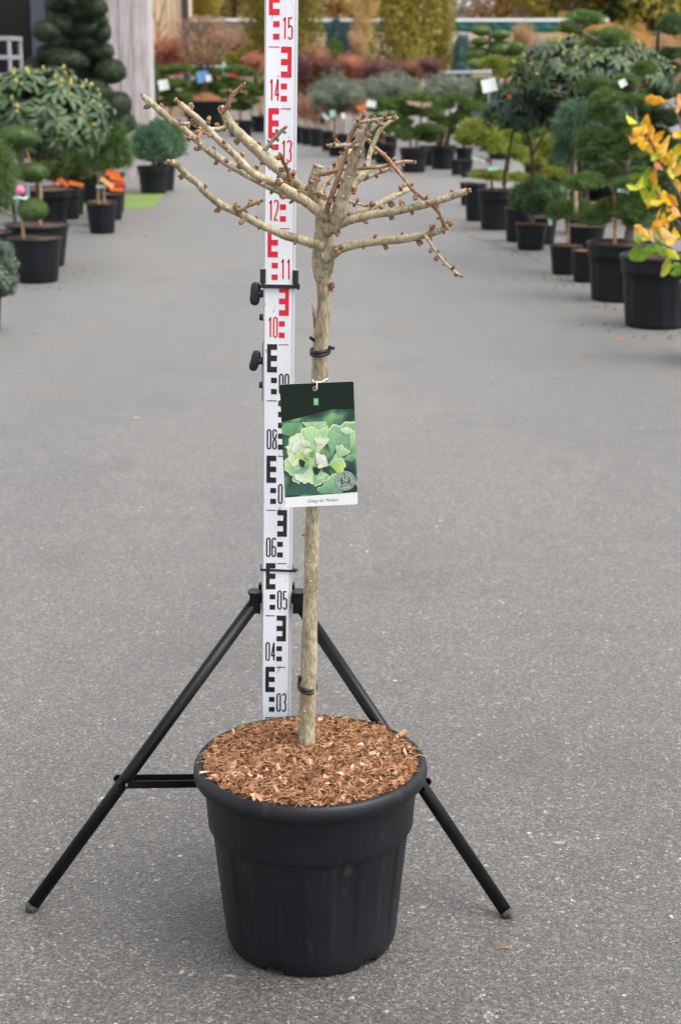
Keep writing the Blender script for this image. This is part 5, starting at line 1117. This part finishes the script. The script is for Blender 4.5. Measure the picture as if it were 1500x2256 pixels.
# nearest big pots
Y1, hz_, X_ = pot_at(1447, 728, 176, 158, 'nearest big black pot on the right, under the yellow leaved magnolia branches', 'soil_dark')
t = plant('pine_stub', 'low dark pine filling the nearest big pot behind the magnolia', 'shrub', 1460, Y1+.3); pads(t, [(1490,500,80,60,.2),(1500,440,60,60,.3)], 'fluff', 'pinedk', Y1, 'foliage_pad')
Y0, hz_, X_ = pot_at(1592, 812, 208, 178, 'black pot cut by the right edge, root of the magnolia', 'soil_dark')
# magnolia with yellow leaves
mg = thing('magnolia', 'young magnolia with yellow, orange and green autumn leaves reaching in from the right', 'tree', (X_, Y0, 0)); o0 = np.array(mg.location); YM = Y0-.05
M['stem_purple'] = noisy('purple_stem', (.07,.045,.045), (.17,.12,.115), 40, .6)
for pts, w in [([(1590,640),(1545,560),(1520,490),(1500,440),(1478,400),(1459,369),(1443,334),(1430,304)], [12,10,9,8,7,5,4]), ([(1540,555),(1500,478),(1469,448),(1440,418)], [8,6,5,4]), ([(1580,640),(1520,588),(1490,556),(1455,535),(1425,516)], [9,8,6,5,3]), ([(1545,560),(1530,400),(1500,280),(1482,240),(1466,224)], [8,7,5,4,3]), ([(1540,520),(1500,495),(1475,470)], [6,5,4])]: stem(mg, pts, w, YM, 'stem_purple', 'branch')
ml = {k: noisy('magnolia_'+k, (c[0]*.62, c[1]*.5, c[2]*.5), tuple(min(.9, x*1.12) for x in c), 3.2, .5, .3, 14, lo=.30, hi=.55) for k, c in dict(y=(.78,.47,.016), o=(.76,.36,.015), b=(.55,.23,.015), g=(.17,.32,.02), l=(.46,.50,.025), p=(.78,.46,.07), s=(.74,.33,.09), t=(.50,.30,.08)).items()}
def mleaf(seed):
    q = np.random.RandomState(seed); s = np.linspace(0, 1, 8); w = .20*np.sin(np.pi*np.clip(s, .01, .985)**.8)**.8
    V = []
    for sg in (-1, 0, 1):
        for x, ww in zip(s, w): V.append([x-.5, abs(sg)*ww*.5 - .5*(x-.5)**2*q.uniform(.3, 1.5) + .03*q.randn(), sg*ww*(1+.12*q.randn())])
    return Geo().add(np.array(V), np.array([[r*8+j, r*8+j+1, (r+1)*8+j+1, (r+1)*8+j] for r in range(2) for j in range(7)])).mesh('leaf', True)
MLF = [mleaf(i) for i in range(5)]; q = np.random.RandomState(6)
for (x, y, L_, a, k) in [(1443,221,42,-8,'o'),(1387,262,40,-28,'l'),(1421,274,40,80,'y'),(1404,294,40,-35,'b'),(1449,302,34,50,'o'),(1392,307,34,-15,'o'),(1419,319,44,-40,'y'),(1464,321,44,72,'p'),(1440,336,40,-52,'l'),(1486,339,42,75,'l'),(1474,344,36,65,'y'),(1459,350,26,-60,'o'),(1492,372,38,60,'p'),(1477,378,34,-75,'l'),(1449,366,26,-35,'s'),
      (1421,393,46,78,'g'),(1399,411,36,0,'l'),(1440,391,34,-65,'o'),(1402,388,32,20,'g'),(1436,434,40,70,'l'),(1419,428,32,-80,'l'),(1466,436,36,-55,'y'),(1446,420,34,-60,'l'),(1451,470,34,60,'o'),(1454,490,34,20,'o'),(1464,485,34,-70,'y'),(1486,463,34,-45,'s'),(1412,510,38,-38,'p'),(1436,515,36,-60,'y'),(1454,520,32,-70,'l'),(1470,515,40,-35,'t'),(1488,513,28,-50,'y'),(1409,525,36,8,'g'),(1416,560,56,18,'g'),(1440,545,44,20,'g'),(1458,552,40,-25,'g'),(1466,587,42,75,'l'),(1489,586,30,-5,'g'),(1494,600,34,12,'g'),(1496,294,30,25,'y'),(1497,222,30,-70,'s'),(1494,240,20,60,'s'),(1478,530,30,35,'y'),(1425,300,26,60,'b'),(1480,440,30,-40,'o'),(1410,283,26,20,'y'),(1432,288,30,-70,'o'),(1433,318,30,75,'y'),(1452,325,30,-20,'y'),(1447,345,28,30,'l'),(1468,356,30,-35,'y'),(1482,358,28,80,'p'),(1410,398,28,60,'l'),(1430,405,30,-30,'g'),(1412,420,28,-50,'l'),(1428,445,26,85,'y'),(1448,445,28,10,'y'),(1475,452,28,70,'y'),(1446,505,26,-20,'y'),(1424,522,26,30,'l'),(1462,502,28,60,'o'),(1480,480,30,15,'y'),(1492,410,30,-70,'y'),(1497,330,28,70,'o'),(1400,552,34,40,'g'),(1428,552,30,-10,'g'),(1480,560,34,-30,'l')]:
    c = P(x, y, YM+q.uniform(-.10, .10)); s = MPP(YM, c[2])*.92
    obj('leaf', MLF[q.randint(5)], ml[k], mg, tuple(c-o0), (q.normal(0, .35), -RAD(a) if 1 else 0, q.normal(0, .4)), (L_*s*1.25, L_*s, L_*s*1.4))
card(1502, 640, 3, 3, Y0-.6, 'tagmint', 0, 'tiny mint tag at the right edge') if 0 else None
# ------------------------------------------------------------------ far backdrop
YS = 47
net = thing('shade_net', 'long green shade net with white top edge stretched across the background', 'shade net', (P(820, 55, YS)[0], YS, 0)); o0 = np.array(net.location)
netm = noisy('green_netting', (.018,.105,.092), (.035,.16,.14), 1.2, .7, .2, 4, stretch=(1,1,3)); wh = plain('white_edge', (.74,.77,.76), .5)
xs = [418, 550, 690, 755, 880, 1003, 1078, 1160, 1235]
for a, b in zip(xs[:-1], xs[1:]):
    pa, pb = P(a+1, 48, YS)-o0, P(b-1, 68, YS)-o0; k = 9; V = []
    for j in range(k):
        x_ = pa[0]+(pb[0]-pa[0])*j/(k-1); sag = -.03*math.sin(math.pi*j/(k-1))
        for z_ in (pa[2], (pa[2]+pb[2])/2, pb[2]+sag): V.append([x_, .03*math.sin(j*1.7+z_*9), z_])
    o = obj('net_panel', Geo().add(V, [(j*3+r, j*3+3+r, j*3+4+r, j*3+1+r) for j in range(k-1) for r in range(2)]).mesh('net_panel', True), netm, net)
    sm = o.modifiers.new('thick', 'SOLIDIFY'); sm.thickness = .01
a, b = P(418, 45, YS)-o0, P(1340, 43, YS)-o0; obj('top_edge', Geo().add(*box(((a[0]+b[0])/2, 0, (a[2]+b[2])/2), (b[0]-a[0], .12, .085))).mesh('top_edge'), wh, net)
for px in xs + [1340]: p_ = P(px, 46, YS)-o0; obj('post', Geo().add(*tube([(p_[0], .1, 0), (p_[0], .1, p_[2])], .04, 8)).mesh('post'), galv, net)
tw = thing('timber_wall', 'low tan wall showing between the trees below the shade net', 'wall', (P(760, 100, 52)[0], 52, 0)); o0 = np.array(tw.location)
a, b = P(470, 72, 52)-o0, P(1240, 72, 52)-o0; nb = 26
for i in range(nb):
    x_ = a[0]+(b[0]-a[0])*(i+.5)/nb; obj('panel', Geo().add(*box((x_, .02*(i % 2), a[2]/2), ((b[0]-a[0])/nb-.02, .08, a[2]))).mesh('panel') if i == 0 else None or Geo().add(*box((x_, .02*(i % 2), a[2]/2), ((b[0]-a[0])/nb-.02, .08, a[2]))).mesh('panel'), noisy('tan_panel', (.36,.25,.15), (.56,.42,.28), 1.5, .8) if i == 0 else bpy.data.materials['tan_panel'], tw)
t = thing('white_fence', 'small white slatted fence piece left of the distant niwaki pine', 'fence', (P(1018, 90, 46)[0], 45.5, 0)); o0 = np.array(t.location)
for i in range(5):
    a = P(1001+i*7.5, 72, 45.5)-o0; obj('slat', Geo().add(*box((a[0], 0, a[2]/2), (.085, .03, a[2]))).mesh('slat'), wh, t)
t = thing('green_container', 'dark green container below the rail behind the cloud junipers', 'container', (P(1066, 190, 33)[0], 33, 0)); s = MPP(33, 1)
obj('tank', Geo().add(*box((0, 0, .55), (54*s, .9, 1.1))).mesh('tank'), plain('dark_green_paint', (.012,.045,.028), .5), t); obj('lid', Geo().add(*box((0, 0, 1.13), (56*s, .95, .06))).mesh('lid'), plain('dark_green_lid', (.018,.055,.036), .5), t)
# house far behind
hy = 95; hs_ = thing('far_house', 'far house with beige gable and grey roof under the patch of sky', 'house', (P(1022, 40, hy)[0], hy, 0)); o0 = np.array(hs_.location); s = MPP(hy, 3)
zt_, ze = P(1022, 16, hy)[2], P(1022, 46, hy)[2]; w_ = 30*s
V = np.array([[-w_,0,0],[w_,0,0],[w_,0,ze],[0,0,zt_],[-w_,0,ze],[-w_,8,0],[w_,8,0],[w_,8,ze],[0,8,zt_],[-w_,8,ze]])
obj('wall', Geo().add(V, [(0,1,2,3,4),(9,8,7,6,5),(0,4,9,5),(1,6,7,2)]).mesh('wall'), plain('beige_render', (.52,.42,.31), .8), hs_)
for sg in (-1, 1):
    V = np.array([[0,-.4,zt_+.05],[sg*w_*1.15,-.4,ze-.2],[sg*w_*1.15,8.4,ze-.2],[0,8.4,zt_+.05]]); V = np.concatenate([V, V+[0,0,.18]])
    obj('roof_slope', Geo().add(V, [(0,1,2,3),(7,6,5,4),(0,4,5,1),(1,5,6,2),(2,6,7,3),(3,7,4,0)]).mesh('roof_slope'), plain('grey_roof', (.10,.10,.115), .6), hs_)
pa = P(1050, 36, hy-.6)-o0; obj('solar_panel', Geo().add(*box((pa[0], -.6, pa[2]), (24*s, .06, 10*s))).mesh('solar_panel'), plain('panel_glass', (.30,.33,.38), .2), hs_, rot=(0, -.6, 0)) if 0 else None
# autumn trees behind the net
AT = [(290,66,'autumn',7),(345,60,'gold',6),(400,58,'orange',6.5),(450,64,'gold',7),(500,58,'autumny',6),(550,66,'autumnp',7),(610,60,'autumnp',6.5),(665,58,'autumny',6.5),(715,66,'autumnp',7),(765,60,'orange',6.5),(815,70,'autumnp',7),(850,62,'autumny',6.5),(885,70,'autumny',6),(1110,78,'redbrown',5),(1140,60,'autumnp',7),(1170,64,'orange',7),(1215,58,'gold',6.5),(1260,66,'autumnp',7),(1305,60,'autumnp',7),(1350,58,'olive',6),(1400,62,'autumnp',7),(1445,58,'gold',6.5),(1495,60,'orange',7),(240,64,'autumn',7),(380,76,'autumnp',8),(700,80,'autumnp',8),(1320,78,'autumnp',8),(1180,82,'autumnp',8),(1440,80,'autumnp',8),(560,82,'autumnp',8),(840,86,'autumnp',8)]
nm = dict(gold='golden green', olive='olive',autumn='brown', autumny='yellow', autumnp='pale tan', orange='orange', redbrown='reddish')
for i, (px, Y, mt, hh) in enumerate(AT):
    t = plant('autumn_tree', 'autumn tree with %s leaves far behind, number %d in the row from the left' % (nm[mt], i), 'tree', px, Y, group='autumn trees in the far background'); t['px'] = px
    o0 = np.array(t.location); q = np.random.RandomState(i); bx = q.uniform(-.4, .4)
    V, F = tube(catmull([(0,0,0),(bx*.3,0,hh*.3),(bx,0,hh*.62),(bx*1.5,.2,hh*.85)], 3), np.interp(np.linspace(0, 1, 10), [0, 1], [.14, .04]), 7); obj('trunk', Geo().add(V, F).mesh('trunk'), M['stem_dark'], t)
    obj('crown', FM['tree'][i % 3], LM[mt], t, (0, 0, .15), (0, 0, q.uniform(0, 6)), hh*1.0)
# order words for the autumn trees
ats = sorted([o for o in COL.objects if o.name.startswith('autumn_tree')], key=lambda o: (o.location.x/o.location.y))
WORDS = ['leftmost','second','third','fourth','fifth','sixth','seventh','eighth','ninth','tenth','eleventh','twelfth','thirteenth','fourteenth','fifteenth','sixteenth','seventeenth','eighteenth','nineteenth','twentieth','twenty-first','twenty-second','twenty-third','twenty-fourth','twenty-fifth','twenty-sixth','twenty-seventh','twenty-eighth','twenty-ninth','thirtieth','thirty-first','thirty-second']
for i, o in enumerate(ats):
    col = o['label'].split(' with ')[1].split(' leaves')[0]; o['label'] = 'autumn tree with %s leaves behind the shade net, %s from the left' % (col, WORDS[i]); del o['px']
# low shrubs closing the view below the net on the right
for i, (px, py, w, h, Y, mt, lb) in enumerate([(1230,95,90,50,40,'autumny','yellowish shrub below the right end of the shade net'),(1330,75,90,60,30,'orange','orange shrub behind the top of the niwaki pine'),(1400,100,90,90,30,'orange','orange brown shrub behind the right-hand pines'),(1460,110,90,90,32,'autumn','brown shrub at the right edge behind the pines'),(1190,120,80,70,36,'greygreen','grey green shrub below the shade net on the right'),(1150,80,60,60,42,'autumn','brown shrub under the shade net beside the distant niwaki'),(620,120,70,60,42,'goldgreen','lime shrub behind the staff below the shade net'),(780,100,60,70,44,'autumn','brown shrub between the golden columnar trees'),(500,90,120,70,45,'haze','brown bare shrub below the left part of the shade net')]):
    t = plant('background_shrub', lb, 'shrub', px, Y); pads(t, [(px,py,w,h,0),(px+8,py+h*.4,w,h,.3),(px-10,py+h*.8,w,h,.3)], 'fine', mt, Y, 'foliage')
# spilled bark and soil crumbs round the pot rows
q = np.random.RandomState(77); g = Geo()
for (px, py) in [(1447,740),(1362,680),(1292,632),(1246,614),(1170,560),(1092,514),(1050,495),(79,634),(120,600),(224,522),(150,492),(250,492),(338,434),(911,388),(1310,660),(1400,720)]:
    c = G(px, py)
    for k in range(16):
        a = np.array([c[0]+q.normal(0, .15), c[1]+q.normal(.02, .07), .003]); V, F = box((0,0,0), q.uniform(.003, .012, 3)*[1.3,1,.5]); V = V*(1+.2*q.randn(8,3)); t_ = q.uniform(0, 6.28)
        g.add(np.c_[V[:,0]*np.cos(t_)-V[:,1]*np.sin(t_), V[:,0]*np.sin(t_)+V[:,1]*np.cos(t_), V[:,2]]+a, F, q.rand()**2.2*.7)
o = obj('spilled_bark_crumbs', g.mesh('crumbs'), M['chip']); o['kind'] = 'stuff'; tag(o, 'scattered bark and soil crumbs on the asphalt round the pot rows', 'soil crumbs')
print('objects', len(COL.objects))
